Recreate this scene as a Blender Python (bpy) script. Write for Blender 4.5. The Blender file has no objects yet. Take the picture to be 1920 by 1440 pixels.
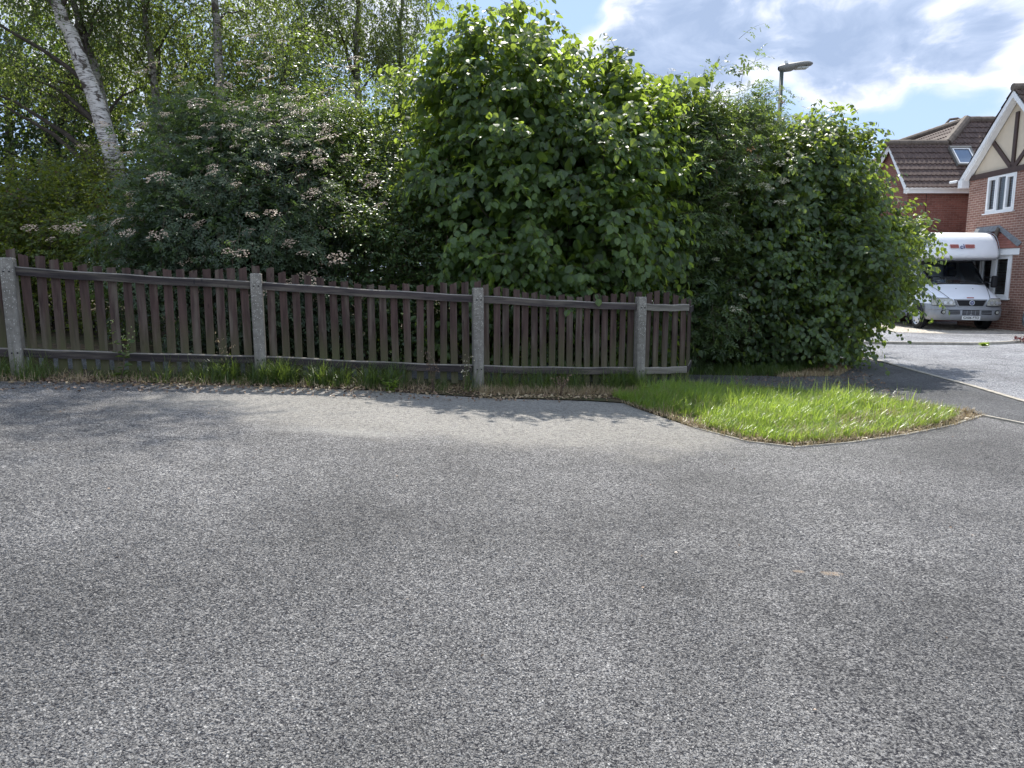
import bpy, math, random
import numpy as np
from mathutils import Vector, Matrix
from mathutils.geometry import delaunay_2d_cdt
random.seed(7)
RNG = np.random.default_rng(11)
C = bpy.context.scene.collection
PI = math.pi
R = math.radians

# ------------------------------------------------------------------ camera, sky, sun, exposure
FPX = 1331.0; PITCH = R(8.54); CAMZ = 1.6
sc = bpy.context.scene
cam = bpy.data.cameras.new("camera"); cam_o = bpy.data.objects.new("camera", cam); C.objects.link(cam_o)
cam.sensor_fit = 'HORIZONTAL'; cam.sensor_width = 36; cam.lens = 36 * FPX / 1920
cam.clip_end = 3000; cam.clip_start = 0.05
cam_o.location = (0, 0, CAMZ); cam_o.rotation_euler = (PI/2 - PITCH, 0, 0)
sc.camera = cam_o
SUN_EL, SUN_AZ = R(54), R(4)          # azimuth measured from +Y towards +X
world = bpy.data.worlds.new("World"); sc.world = world; world.use_nodes = True
sun = bpy.data.lights.new("sun", 'SUN'); sun.energy = 5.0; sun.angle = R(0.53); sun.color = (1.0, 0.955, 0.88)
sun_o = bpy.data.objects.new("sun", sun); C.objects.link(sun_o)
sdir = Vector((math.sin(SUN_AZ)*math.cos(SUN_EL), math.cos(SUN_AZ)*math.cos(SUN_EL), math.sin(SUN_EL)))
sun_o.rotation_euler = (-sdir).to_track_quat('-Z', 'Y').to_euler(); sun_o.location = (0, 0, 40)
vs = sc.view_settings; vs.view_transform = 'Standard'; vs.look = 'None'; vs.gamma = 1; vs.exposure = 0.66
sc.cycles.max_bounces = 8; sc.cycles.transparent_max_bounces = 8; sc.cycles.use_denoising = True
SKY_STRENGTH = 0.095

# ------------------------------------------------------------------ node helper
class NT:
    def __init__(s, tree): s.t = tree; s.n = tree.nodes; s.l = tree.links
    def add(s, kind, ins=None, **kw):
        n = s.n.new(kind)
        for k, v in kw.items(): setattr(n, k, v)
        if ins:
            for k, v in ins.items():
                sock = n.inputs[k]
                if hasattr(v, 'is_output') or isinstance(v, bpy.types.NodeSocket): s.l.new(v, sock)
                else: sock.default_value = v
        return n
    def math(s, op, a, b=None, c=None, clamp=False):
        n = s.n.new('ShaderNodeMath'); n.operation = op; n.use_clamp = clamp
        for i, v in enumerate((a, b, c)):
            if v is None: continue
            if isinstance(v, bpy.types.NodeSocket): s.l.new(v, n.inputs[i])
            else: n.inputs[i].default_value = v
        return n.outputs[0]
    def mix(s, f, a, b, blend='MIX'):
        n = s.n.new('ShaderNodeMix'); n.data_type = 'RGBA'; n.blend_type = blend
        for sock, v in ((n.inputs['Factor'], f), (n.inputs[6], a), (n.inputs[7], b)):
            if isinstance(v, bpy.types.NodeSocket): s.l.new(v, sock)
            elif isinstance(v, (int, float)) and sock.type == 'RGBA': sock.default_value = (v, v, v, 1)
            elif sock.type == 'RGBA': sock.default_value = (*v[:3], 1)
            else: sock.default_value = v
        return n.outputs[2]
    def ramp(s, f, stops, interp='LINEAR'):
        n = s.n.new('ShaderNodeValToRGB'); n.color_ramp.interpolation = interp
        e = n.color_ramp.elements
        while len(e) < len(stops): e.new(0.5)
        for el, (p, c) in zip(e, stops):
            el.position = p; el.color = (c, c, c, 1) if isinstance(c, (int, float)) else (*c, 1)
        s.l.new(f, n.inputs[0]); return n.outputs[0]
    def noise(s, vec, scale, detail=4, rough=.55, dist=0, out='Fac'):
        n = s.add('ShaderNodeTexNoise', {'Scale': scale, 'Detail': detail, 'Roughness': rough, 'Distortion': dist})
        if vec is not None: s.l.new(vec, n.inputs['Vector'])
        return n.outputs[out]

# sky: Nishita plus clouds laid out by world direction
def build_world():
    w = NT(world.node_tree); w.n.clear()
    out = w.add('ShaderNodeOutputWorld')
    sky = w.add('ShaderNodeTexSky'); sky.sky_type = 'NISHITA'; sky.sun_disc = False
    sky.sun_elevation = SUN_EL; sky.sun_rotation = SUN_AZ; sky.air_density = 1.0; sky.dust_density = 0.6; sky.ozone_density = 1.6; sky.altitude = 50
    tc = w.add('ShaderNodeTexCoord')
    sep = w.add('ShaderNodeSeparateXYZ', {0: tc.outputs['Generated']})
    p = w.add('ShaderNodeVectorMath', {0: tc.outputs['Generated'], 1: (1.0, 1.0, 1.9)}, operation='MULTIPLY').outputs[0]
    warp = w.noise(p, 4.0, 3, out='Color')
    pw = w.add('ShaderNodeVectorMath', {0: p, 1: w.add('ShaderNodeVectorMath', {0: warp, 'Scale': 0.16}, operation='SCALE').outputs[0]}, operation='ADD').outputs[0]
    base = w.noise(pw, 4.2, 10, 0.55)
    # broad banks and gaps placed by direction
    def blob(dx, dy, dz, size, amt):
        d = Vector((dx, dy, dz)).normalized()
        dt = w.add('ShaderNodeVectorMath', {0: tc.outputs['Generated'], 1: tuple(d)}, operation='DOT_PRODUCT').outputs['Value']
        m = w.add('ShaderNodeMapRange', {0: dt, 1: math.cos(R(size)), 2: 1.0, 3: 0.0, 4: amt}, interpolation_type='SMOOTHSTEP')
        return m.outputs[0]
    def pxdir(px, py):
        a = (px-960)/FPX; b = (720-py)/FPX
        return (a, math.cos(PITCH)+b*math.sin(PITCH), b*math.cos(PITCH)-math.sin(PITCH))
    acc = base
    for (px, py, size, amt) in [(1450, 20, 13, .09), (1700, 10, 12, .10), (1620, 120, 5, .08), (1120, 90, 4.5, .16), (1850, 125, 4.5, .13), (1300, 130, 6, .07), (1650, 245, 5, -.04), (1800, 250, 4, -.05),
                                (1720, 220, 6, -.10), (950, 20, 8, -.22), (1080, 20, 4, -.10), (1500, 260, 6, -.1), (1905, 150, 2.5, -.08)]:
        acc = w.math('ADD', acc, blob(*pxdir(px, py), size, amt))
    dens = w.add('ShaderNodeMapRange', {0: acc, 1: 0.455, 2: 0.64, 3: 0.0, 4: 1.0}, interpolation_type='SMOOTHSTEP').outputs[0]
    thick = w.add('ShaderNodeMapRange', {0: acc, 1: 0.52, 2: 0.80, 3: 0.0, 4: 1.0}, interpolation_type='SMOOTHSTEP').outputs[0]
    fine = w.noise(pw, 11.0, 8, 0.6, .2)
    t2 = w.math('ADD', thick, w.math('MULTIPLY', w.math('SUBTRACT', fine, 0.52), 1.7), clamp=True)
    k = 0.80 / SKY_STRENGTH
    ccol = w.ramp(t2, [(0.0, (.82*k, .88*k, .98*k)), (0.15, (1.0*k, 1.02*k, 1.06*k)), (0.4, (.72*k, .78*k, .93*k)), (0.7, (.46*k, .56*k, .76*k)), (1.0, (.36*k, .46*k, .66*k))])
    glow = w.add('ShaderNodeMapRange', {0: sep.outputs['Y'], 1: .35, 2: -.5, 3: 1.0, 4: 2.1}, interpolation_type='SMOOTHSTEP').outputs[0]   # sunlit clouds opposite the sun, brightened further as added fill light
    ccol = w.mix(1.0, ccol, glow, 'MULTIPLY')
    thin = w.add('ShaderNodeMapRange', {0: sep.outputs['Z'], 1: 0.0, 2: 0.35, 3: 0.35, 4: 0.05}).outputs[0]
    hz = w.mix(thin, sky.outputs[0], (.72*k, .82*k, .98*k))
    blue = w.mix(0.7, hz, (.44*k, .62*k, .94*k))
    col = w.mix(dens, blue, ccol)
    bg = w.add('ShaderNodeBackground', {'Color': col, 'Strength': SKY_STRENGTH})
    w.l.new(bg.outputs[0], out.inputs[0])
build_world()

# ------------------------------------------------------------------ measuring helpers (photo pixel -> place)
def ray(px, py):
    u = (px-960)/FPX; v = (720-py)/FPX; d = math.cos(PITCH)+v*math.sin(PITCH)
    return u/d, (v*math.cos(PITCH)-math.sin(PITCH))/d
def at(px, py, Y):
    a, b = ray(px, py); return Vector((a*Y, Y, CAMZ+b*Y))
def g(x, y=0):                    # ground height: level on the right, rising gently to the left
    t = (1.9-np.clip(x, -30, 30))/0.4
    return 0.068*0.4*np.logaddexp(0, np.minimum(t, 40))
def ong(px, py, dz=0):
    a, b = ray(px, py); Y = 8.0
    for _ in range(30): Y = 0.5*Y + 0.5*(float(g(a*Y))+dz-CAMZ)/b
    return Vector((a*Y, Y, float(g(a*Y))+dz))

# ------------------------------------------------------------------ object helpers
def tag(o, label=None, cat=None, group=None, kind=None):
    if label: o['label'] = label
    if cat: o['category'] = cat
    if group: o['group'] = group
    if kind: o['kind'] = kind
    return o
def empty(name, loc, label=None, cat=None, group=None, rz=0):
    o = bpy.data.objects.new(name, None); C.objects.link(o); o.location = loc; o.rotation_euler.z = rz
    o.empty_display_size = .2
    return tag(o, label, cat, group)
def link(name, me, parent=None, mat=None):
    o = bpy.data.objects.new(name, me); C.objects.link(o)
    if mat: me.materials.append(mat)
    if parent: o.parent = parent
    return o
def np_mesh(name, V, T, attr=None, smooth=False):
    V = np.asarray(V, np.float32); T = np.asarray(T, np.int32)
    me = bpy.data.meshes.new(name); n = T.shape[1]
    me.vertices.add(len(V)); me.vertices.foreach_set('co', V.ravel())
    me.loops.add(T.size); me.loops.foreach_set('vertex_index', T.ravel())
    me.polygons.add(len(T)); me.polygons.foreach_set('loop_start', np.arange(0, T.size, n, dtype=np.int32))
    me.update(calc_edges=True)
    me.polygons.foreach_set('use_smooth', np.full(len(T), smooth))
    if attr is not None:
        a = me.attributes.new('var', 'FLOAT', 'POINT'); a.data.foreach_set('value', np.asarray(attr, np.float32))
    return me
class MB:
    def __init__(s): s.v = []; s.f = []; s.m = []; s.mi = 0
    def add(s, vs_, fs):
        b = len(s.v); s.v += [tuple(v) for v in vs_]
        for f in fs: s.f.append([b+i for i in f]); s.m.append(s.mi)
    def quad(s, a, b, c, d): s.add([a, b, c, d], [(0, 1, 2, 3)])
    def box(s, c, d, rot=None):
        cx, cy, cz = c; x, y, z = d[0]/2, d[1]/2, d[2]/2
        P = [Vector(p) for p in [(-x,-y,-z),(x,-y,-z),(x,y,-z),(-x,y,-z),(-x,-y,z),(x,-y,z),(x,y,z),(-x,y,z)]]
        if rot is not None: P = [rot @ p for p in P]
        s.add([p+Vector(c) for p in P], [(3,2,1,0),(4,5,6,7),(0,1,5,4),(1,2,6,5),(2,3,7,6),(3,0,4,7)])
    def beam(s, a, b, w, h, up=(0,0,1)):
        a = Vector(a); b = Vector(b); t = (b-a).normalized(); sd = t.cross(Vector(up)).normalized(); u = sd.cross(t)
        sd *= w/2; u *= h/2
        s.add([a-sd-u, a+sd-u, a+sd+u, a-sd+u, b-sd-u, b+sd-u, b+sd+u, b-sd+u], [(0,1,2,3),(7,6,5,4),(0,4,5,1),(1,5,6,2),(2,6,7,3),(3,7,4,0)])
    def prism(s, poly, vec):
        n = len(poly); vec = Vector(vec); P = [Vector(p) for p in poly]
        s.add(P+[p+vec for p in P], [tuple(range(n))[::-1], tuple(range(n, 2*n))]+[(i, (i+1) % n, n+(i+1) % n, n+i) for i in range(n)])
    def tube(s, pts, rad, sides=8, cap=True):
        pts = [Vector(p) for p in pts]; n = len(pts)
        rr = rad if isinstance(rad, (list, tuple)) else [rad]*n
        rings = []
        for i in range(n):
            t = (pts[min(i+1, n-1)]-pts[max(i-1, 0)]).normalized()
            a = Vector((0, 0, 1)) if abs(t.z) < .9 else Vector((1, 0, 0))
            x = t.cross(a).normalized(); y = x.cross(t)
            rings.append([pts[i]+(x*math.cos(2*PI*k/sides)+y*math.sin(2*PI*k/sides))*rr[i] for k in range(sides)])
        fs = []
        for i in range(n-1):
            for k in range(sides):
                fs.append((i*sides+k, i*sides+(k+1) % sides, (i+1)*sides+(k+1) % sides, (i+1)*sides+k))
        if cap: fs += [tuple(range(sides))[::-1], tuple(range((n-1)*sides, n*sides))]
        s.add([p for r in rings for p in r], fs)
    def disc_cyl(s, c, axis, r, h, sides=24, r2=None):
        c = Vector(c); ax = Vector(axis).normalized(); r2 = r if r2 is None else r2
        s.tube([c-ax*h/2, c+ax*h/2], [r, r2], sides)
    def grid(s, rows):            # rows of points -> quads
        n = len(rows[0]); b = []
        for r in rows: b += r
        s.add(b, [(i*n+j, i*n+j+1, (i+1)*n+j+1, (i+1)*n+j) for i in range(len(rows)-1) for j in range(n-1)])
    def build(s, name, mat, parent=None, smooth=False, bevel=0, bseg=2):
        me = bpy.data.meshes.new(name); me.from_pydata(s.v, [], s.f); me.update()
        mats = mat if isinstance(mat, list) else [mat]
        for m_ in mats: me.materials.append(m_)
        if len(mats) > 1: me.polygons.foreach_set('material_index', s.m)
        if smooth: me.polygons.foreach_set('use_smooth', [True]*len(me.polygons))
        o = link(name, me, parent)
        if bevel:
            b = o.modifiers.new('bevel', 'BEVEL'); b.width = bevel; b.segments = bseg; b.limit_method = 'ANGLE'; b.angle_limit = R(40)
            b.harden_normals = False
        return o

# ------------------------------------------------------------------ materials
def mat(name):
    m = bpy.data.materials.new(name); m.use_nodes = True; t = NT(m.node_tree); t.n.clear()
    out = t.add('ShaderNodeOutputMaterial'); return m, t, out
def P(t, out, col, rough=.6, spec=.5, metal=0, bump=None, bstr=.3, bdist=.01, **kw):
    b = t.add('ShaderNodeBsdfPrincipled')
    for k, v in (('Base Color', col), ('Roughness', rough), ('Specular IOR Level', spec), ('Metallic', metal)):
        if isinstance(v, bpy.types.NodeSocket): t.l.new(v, b.inputs[k])
        else: b.inputs[k].default_value = (*v, 1) if k == 'Base Color' else v
    for k, v in kw.items(): b.inputs[k.replace('_', ' ')].default_value = v
    if bump is not None:
        bn = t.add('ShaderNodeBump', {'Strength': bstr, 'Distance': bdist, 'Height': bump}); t.l.new(bn.outputs[0], b.inputs['Normal'])
    t.l.new(b.outputs[0], out.inputs[0]); return b
def pos(t): return t.add('ShaderNodeNewGeometry').outputs['Position']
def obc(t): return t.add('ShaderNodeTexCoord').outputs['Object']
def simple(name, col, rough=.5, spec=.5, metal=0, var=.12, scale=6, **kw):
    m, t, out = mat(name); c = obc(t)
    n = t.noise(c, scale, 5, .6)
    f = t.ramp(n, [(.3, 1-var), (.7, 1+var)])
    P(t, out, t.mix(1.0, col, f, 'MULTIPLY'), rough, spec, metal, **kw); return m

def asphalt(name, lo, hi, scale=88, pale=False, warm=(1, 1, 1)):
    m, t, out = mat(name); p = pos(t)
    wv = t.add('ShaderNodeVectorMath', {0: p, 1: t.add('ShaderNodeVectorMath', {0: t.noise(p, 70, 3, out='Color'), 'Scale': .014}, operation='SCALE').outputs[0]}, operation='ADD').outputs[0]
    vo = t.add('ShaderNodeTexVoronoi', {'Vector': wv, 'Scale': scale, 'Randomness': 1.0})
    cs = t.add('ShaderNodeSeparateColor', {0: vo.outputs['Color']}).outputs[0]
    gr = t.noise(p, scale*1.05, 5, .66)
    c2 = t.noise(p, scale*2.6, 3, .6)
    # worn pale stone faces standing above dark binder; gaps tinted bluish as painted shadow
    k = t.math('ADD', t.math('MULTIPLY', gr, .75), t.math('ADD', t.math('MULTIPLY', cs, .16), t.math('MULTIPLY', c2, .16)))
    stone = t.ramp(k, [(.43, (lo*.10, lo*.10, lo*.16)), (.49, (lo*.5, lo*.5, lo*.58)), (.54, (lo+hi)/2), (.60, hi*1.3), (.68, hi*2.3)])
    big = t.noise(p, .55, 5, .6); mid = t.noise(p, 3.2, 5, .65)
    f = t.math('MULTIPLY', t.math('MULTIPLY', t.ramp(big, [(.34, .66), (.66, 1.26)]), t.ramp(mid, [(.3, .85), (.7, 1.15)])), t.ramp(t.noise(p, 22, 3, .7), [(.3, .78), (.7, 1.2)]))
    col = t.mix(1.0, stone, f, 'MULTIPLY')
    col = t.mix(1.0, col, warm, 'MULTIPLY')
    if pale:          # dusty, sun-bleached older surfacing with its own curved edge
        sp = t.add('ShaderNodeSeparateXYZ', {0: p})
        nx = t.math('MULTIPLY', t.math('SUBTRACT', t.noise(p, 1.1, 6, .7), .5), 2.6)
        dx = t.math('DIVIDE', t.math('SUBTRACT', sp.outputs[0], -.35), 3.3)
        dy = t.math('DIVIDE', t.math('SUBTRACT', sp.outputs[1], 7.6), 1.55)
        d = t.math('SQRT', t.math('ADD', t.math('MULTIPLY', dx, dx), t.math('MULTIPLY', dy, dy)))
        d = t.math('ADD', d, t.math('MULTIPLY', nx, .5))
        mk = t.add('ShaderNodeMapRange', {0: d, 1: 1.25, 2: .7, 3: 0, 4: 1}, interpolation_type='SMOOTHSTEP').outputs[0]
        fn = t.ramp(t.noise(p, 26, 4, .7), [(.35, .25), (.62, 1.0)])
        dust = t.mix(t.math('MULTIPLY', t.math('MULTIPLY', mk, fn), .72), col, (.52, .485, .425))
        # the pale sandy arc at its near rim
        dx2 = t.math('DIVIDE', t.math('SUBTRACT', sp.outputs[0], -1.45), .75)
        dy2 = t.math('DIVIDE', t.math('SUBTRACT', sp.outputs[1], t.math('ADD', 6.22, t.math('MULTIPLY', nx, .12))), .16)
        d2 = t.math('SQRT', t.math('ADD', t.math('MULTIPLY', dx2, dx2), t.math('MULTIPLY', dy2, dy2)))
        m2 = t.add('ShaderNodeMapRange', {0: t.math('ADD', d2, t.math('MULTIPLY', nx, .4)), 1: 1.3, 2: .2, 3: 0, 4: 1}).outputs[0]
        col = t.mix(t.math('MULTIPLY', t.math('MULTIPLY', m2, fn), .5), dust, (.55, .53, .49))
        # two small sandy stains in the foreground
        for (sx, sy, rx, ry) in ((*ong(1560, 1076)[:2], .07, .035), (*ong(1497, 1072)[:2], .035, .02)):
            ax = t.math('DIVIDE', t.math('SUBTRACT', sp.outputs[0], sx), rx); ay = t.math('DIVIDE', t.math('SUBTRACT', sp.outputs[1], sy), ry)
            dd = t.math('ADD', t.math('MULTIPLY', ax, ax), t.math('MULTIPLY', ay, ay))
            dd = t.math('ADD', dd, t.math('MULTIPLY', t.noise(p, 40, 3), 1.2))
            m3 = t.add('ShaderNodeMapRange', {0: dd, 1: 1.7, 2: .8, 3: 0, 4: .7}).outputs[0]
            col = t.mix(m3, col, (.5, .38, .27))
    h1 = t.ramp(vo.outputs['Distance'], [(0, 1), (.35, .85), (.8, 0)])
    h = t.math('ADD', t.math('ADD', t.math('MULTIPLY', h1, .35), t.math('MULTIPLY', gr, 2.2)), t.math('MULTIPLY', c2, .5))
    h = t.math('ADD', h, t.math('MULTIPLY', t.noise(p, 9, 3), .8))
    P(t, out, col, .62, .35, bump=h, bstr=1.0, bdist=.016)
    return m

def brick(name, c1, c2, mortar, ang=0):
    m, t, out = mat(name); p = pos(t); sp = t.add('ShaderNodeSeparateXYZ', {0: p})
    nn = t.add('ShaderNodeSeparateXYZ', {0: t.add('ShaderNodeNewGeometry').outputs['True Normal']})
    fx = t.math('GREATER_THAN', t.math('ABSOLUTE', nn.outputs[0]), .75)
    u = t.math('ADD', t.math('MULTIPLY', sp.outputs[1], fx), t.math('MULTIPLY', sp.outputs[0], t.math('SUBTRACT', 1.0, fx)))
    v = t.add('ShaderNodeCombineXYZ', {0: u, 1: sp.outputs[2], 2: 0.0}).outputs[0]
    b = t.add('ShaderNodeTexBrick', {'Vector': v, 'Color1': (*c1, 1), 'Color2': (*c2, 1), 'Mortar': (*mortar, 1), 'Scale': 1.0, 'Mortar Size': .0065, 'Mortar Smooth': .15, 'Bias': -.1, 'Brick Width': .225, 'Row Height': .075})
    nz = t.noise(v, 1.4, 5, .6); n2 = t.noise(v, 18, 3, .6)
    f = t.math('MULTIPLY', t.ramp(nz, [(.3, .82), (.7, 1.14)]), t.ramp(n2, [(.3, .85), (.7, 1.15)]))
    P(t, out, t.mix(1.0, b.outputs[0], f, 'MULTIPLY'), .85, .3, bump=t.math('SUBTRACT', t.math('MULTIPLY', n2, .3), b.outputs['Fac']), bstr=.6, bdist=.008); return m

def leafmat(name, dark, light, trans=.42, tcol=None, rough=.42, old=None):
    m, t, out = mat(name)
    a = t.add('ShaderNodeAttribute', attribute_name='var').outputs['Fac']
    n = t.noise(pos(t), .9, 3, .6)
    f = t.math('ADD', t.math('MULTIPLY', a, .75), t.math('MULTIPLY', t.math('SUBTRACT', n, .38), .6), clamp=True)
    stops = [(0, dark), (.8, light), (1, light)]
    if old: stops = [(0, old), (.06, old), (.09, dark), (.85, light)]
    col = t.ramp(f, stops)
    tc = tcol or tuple(min(1, c*k) for c, k in zip(light, (3.0, 3.3, 1.5)))
    tcc = t.mix(1.0, t.ramp(f, [(0, .5), (1, 1.0)]), tc, 'MULTIPLY')
    if old: tcc = t.mix(t.math('LESS_THAN', f, .075), tcc, tuple(min(1, c*2.2) for c in old))
    b = t.add('ShaderNodeBsdfPrincipled', {'Roughness': rough, 'Specular IOR Level': .45}); t.l.new(col, b.inputs['Base Color'])
    tr = t.add('ShaderNodeBsdfTranslucent'); t.l.new(tcc, tr.inputs[0])
    mx = t.add('ShaderNodeMixShader', {0: trans, 1: b.outputs[0], 2: tr.outputs[0]})
    t.l.new(mx.outputs[0], out.inputs[0]); return m

def wood(name, dark, brown, green, greenamt=.5, long=2):
    m, t, out = mat(name); tcn = t.add('ShaderNodeTexCoord'); c = tcn.outputs['Object']
    oi = t.add('ShaderNodeObjectInfo').outputs['Random']
    mp = t.add('ShaderNodeMapping', {'Vector': c, 'Scale': (26, 26, 2.2) if long == 2 else (2.2, 26, 34)})
    off = t.add('ShaderNodeCombineXYZ', {0: t.math('MULTIPLY', oi, 91.), 1: t.math('MULTIPLY', oi, 37.), 2: t.math('MULTIPLY', oi, 53.)}).outputs[0]
    v = t.add('ShaderNodeVectorMath', {0: mp.outputs[0], 1: off}, operation='ADD').outputs[0]
    gr = t.noise(v, 1.0, 7, .65, .4)
    c1 = t.ramp(gr, [(.28, dark), (.5, brown), (.72, tuple(x*1.5 for x in brown))])
    c1 = t.mix(1.0, c1, t.ramp(oi, [(0, .75), (1, 1.2)]), 'MULTIPLY')
    # weathered grey streaks and algae near the foot of the board
    st = t.noise(t.add('ShaderNodeVectorMath', {0: t.add('ShaderNodeMapping', {'Vector': c, 'Scale': (9, 9, .9) if long == 2 else (.9, 9, 12)}).outputs[0], 1: off}, operation='ADD').outputs[0], 1.0, 5, .6)
    c1 = t.mix(t.math('MULTIPLY', t.ramp(st, [(.50, 0), (.64, 1)]), t.ramp(gr, [(.35, .15), (.6, .65)])), c1, (.135, .118, .092))
    kn = t.add('ShaderNodeTexVoronoi', {'Vector': t.add('ShaderNodeVectorMath', {0: t.add('ShaderNodeMapping', {'Vector': c, 'Scale': (11, 11, 3.2)}).outputs[0], 1: off}, operation='ADD').outputs[0], 'Scale': 1.0}).outputs['Distance']
    c1 = t.mix(t.ramp(kn, [(.07, .8), (.13, 0)]), c1, dark)
    z = t.add('ShaderNodeSeparateXYZ', {0: c}).outputs[2]
    zz = t.add('ShaderNodeMapRange', {0: t.math('ADD', z, t.math('MULTIPLY', t.math('SUBTRACT', st, .5), 1.3)), 1: .75, 2: .1, 3: 0, 4: greenamt}).outputs[0]
    c1 = t.mix(zz, c1, green)
    nz = t.add('ShaderNodeSeparateXYZ', {0: t.add('ShaderNodeNewGeometry').outputs['True Normal']}).outputs[2]
    wr = t.math('MULTIPLY', t.add('ShaderNodeMapRange', {0: nz, 1: .35, 2: .75, 3: 0, 4: 1}).outputs[0], t.ramp(gr, [(.35, .35), (.6, .95)]))
    c1 = t.mix(wr, c1, (.24, .22, .19))
    P(t, out, c1, .85, .25, bump=gr, bstr=.5, bdist=.004); return m

M = {}
M['road'] = asphalt('asphalt_coarse', .128, .232, 100, pale=True, warm=(1.035, 1.0, .965))
M['road2'] = asphalt('asphalt_grey', .22, .38, 110, warm=(.98, .99, 1.03))
M['path'] = asphalt('asphalt_path', .075, .15, 120)
def soil_mat():
    m, t, out = mat('soil_litter'); p = pos(t)
    n = t.noise(p, 7, 7, .7); n2 = t.noise(p, 60, 4, .7); n3 = t.noise(p, 1.3, 4)
    c = t.ramp(n, [(.3, (.035, .028, .02)), (.5, (.08, .06, .042)), (.7, (.17, .125, .08))])
    c = t.mix(t.ramp(n3, [(.45, 0), (.6, .55)]), c, (.05, .075, .025))
    c = t.mix(t.ramp(n2, [(.55, 0), (.7, .6)]), c, (.26, .2, .14))
    P(t, out, c, .95, .1, bump=t.math('ADD', n, n2), bstr=.9, bdist=.03); return m
M['soil'] = soil_mat()
def gravel_mat():
    m, t, out = mat('gravel'); p = pos(t)
    vo = t.add('ShaderNodeTexVoronoi', {'Vector': p, 'Scale': 34.0}); cs = t.add('ShaderNodeSeparateColor', {0: vo.outputs['Color']}).outputs[0]
    c = t.ramp(cs, [(0, (.2, .17, .14)), (.5, (.42, .37, .3)), (1, (.7, .66, .58))])
    P(t, out, c, .8, .3, bump=t.ramp(vo.outputs['Distance'], [(0, 1), (.8, 0)]), bstr=1, bdist=.02); return m
M['gravel'] = gravel_mat()
def conc(name, col, chips=True):
    m, t, out = mat(name); c = obc(t)
    n = t.noise(c, 22, 6, .7); st = t.noise(t.add('ShaderNodeMapping', {'Vector': c, 'Scale': (9, 9, 1.5)}).outputs[0], 1, 4)
    b = t.mix(1.0, col, t.math('MULTIPLY', t.ramp(n, [(.3, .72), (.7, 1.22)]), t.ramp(st, [(.3, .7), (.7, 1.15)])), 'MULTIPLY')
    if chips:
        vo = t.add('ShaderNodeTexVoronoi', {'Vector': c, 'Scale': 82.0}); cs = t.add('ShaderNodeSeparateColor', {0: vo.outputs['Color']}).outputs[0]
        z = t.add('ShaderNodeSeparateXYZ', {0: c}).outputs[2]
        thr = t.add('ShaderNodeMapRange', {0: z, 1: .2, 2: 1.2, 3: .97, 4: .80}).outputs[0]
        mk = t.math('MULTIPLY', t.math('GREATER_THAN', cs, thr), t.math('LESS_THAN', vo.outputs['Distance'], .42))
        b = t.mix(t.math('MULTIPLY', mk, .7), b, (.52, .50, .45))
        gz = t.add('ShaderNodeMapRange', {0: t.math('ADD', z, t.math('MULTIPLY', t.math('SUBTRACT', st, .5), .8)), 1: .3, 2: 0, 3: 0, 4: .4}).outputs[0]
        b = t.mix(gz, b, (.09, .10, .05))
    P(t, out, b, .9, .2, bump=n, bstr=.6, bdist=.006); return m
M['rail2'] = wood('grey_rail', (.05, .045, .04), (.14, .128, .11), (.07, .08, .045), .0, 0)
M['post'] = conc('concrete_post', (.21, .195, .17)); M['kerb'] = conc('kerb_concrete', (.36, .33, .28), False)
M['picket'] = wood('stained_picket', (.024, .014, .013), (.056, .035, .030), (.080, .088, .036), .75)
M['rail'] = wood('dark_rail', (.014, .013, .015), (.042, .034, .033), (.07, .072, .045), .0, 0)
M['white'] = simple('white_upvc', (.78, .78, .77), .35, .5, var=.05)
M['beam'] = simple('brown_timber', (.060, .036, .030), .6, .35, var=.2)
M['render'] = simple('cream_render', (.60, .51, .39), .9, .2, var=.06, scale=3)
M['brickA'] = brick('brick_red', (.215, .088, .066), (.155, .060, .046), (.21, .135, .11))
M['brickB'] = brick('brick_light', (.275, .145, .110), (.205, .098, .074), (.46, .38, .31))
M['tile'] = simple('brown_tile', (.100, .070, .060), .7, .2, var=.3, scale=5)
M['tileB'] = simple('mossy_tile', (.085, .058, .045), .8, .3, var=.55, scale=9)
M['tileR'] = simple('red_tile', (.26, .10, .075), .6, .4, var=.25)
M['ridge'] = simple('ridge_tile', (.13, .105, .085), .8, .3, var=.3)
M['lead'] = simple('lead_flashing', (.17, .18, .19), .6, .3, var=.35, scale=8)
M['glass'] = simple('window_glass', (.02, .025, .03), .04, 1.0, var=.1)
M['skyglass'] = simple('skylight_glass', (.10, .15, .23), .03, 1.0, var=.05)
M['blind'] = simple('white_blind', (.5, .5, .48), .6, .3, var=.1)
M['curtain'] = simple('net_curtain', (.45, .46, .44), .8, .2, var=.15)
M['darkroom'] = simple('dark_interior', (.02, .02, .022), .9, .1)
M['lamp'] = simple('lamp_grey', (.17, .165, .15), .5, .4)
M['pole'] = simple('pole_dark', (.07, .085, .075), .5, .4)
M['van'] = simple('van_white', (.80, .82, .86), .3, .5, var=.03, scale=2, Coat_Weight=.5)
M['grp'] = simple('grp_white', (.82, .83, .85), .35, .5, var=.04, scale=2)
M['bumper'] = simple('bumper_grey', (.28, .29, .305), .45, .45, metal=.15, var=.1)
M['black'] = simple('black_plastic', (.018, .018, .02), .55, .4)
M['tyre'] = simple('tyre', (.022, .022, .024), .85, .3)
M['hub'] = simple('wheel_cover', (.55, .57, .60), .3, .5, metal=.5, var=.05)
M['lens'] = simple('headlight_lens', (.34, .34, .30), .12, .9, var=.35, scale=18)
M['plate'] = simple('plate_white', (.75, .75, .72), .4, .4, var=.02)
M['ink'] = simple('black_ink', (.01, .01, .012), .5, .3)
M['navy'] = simple('navy_mark', (.02, .03, .14), .5, .4)
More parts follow.
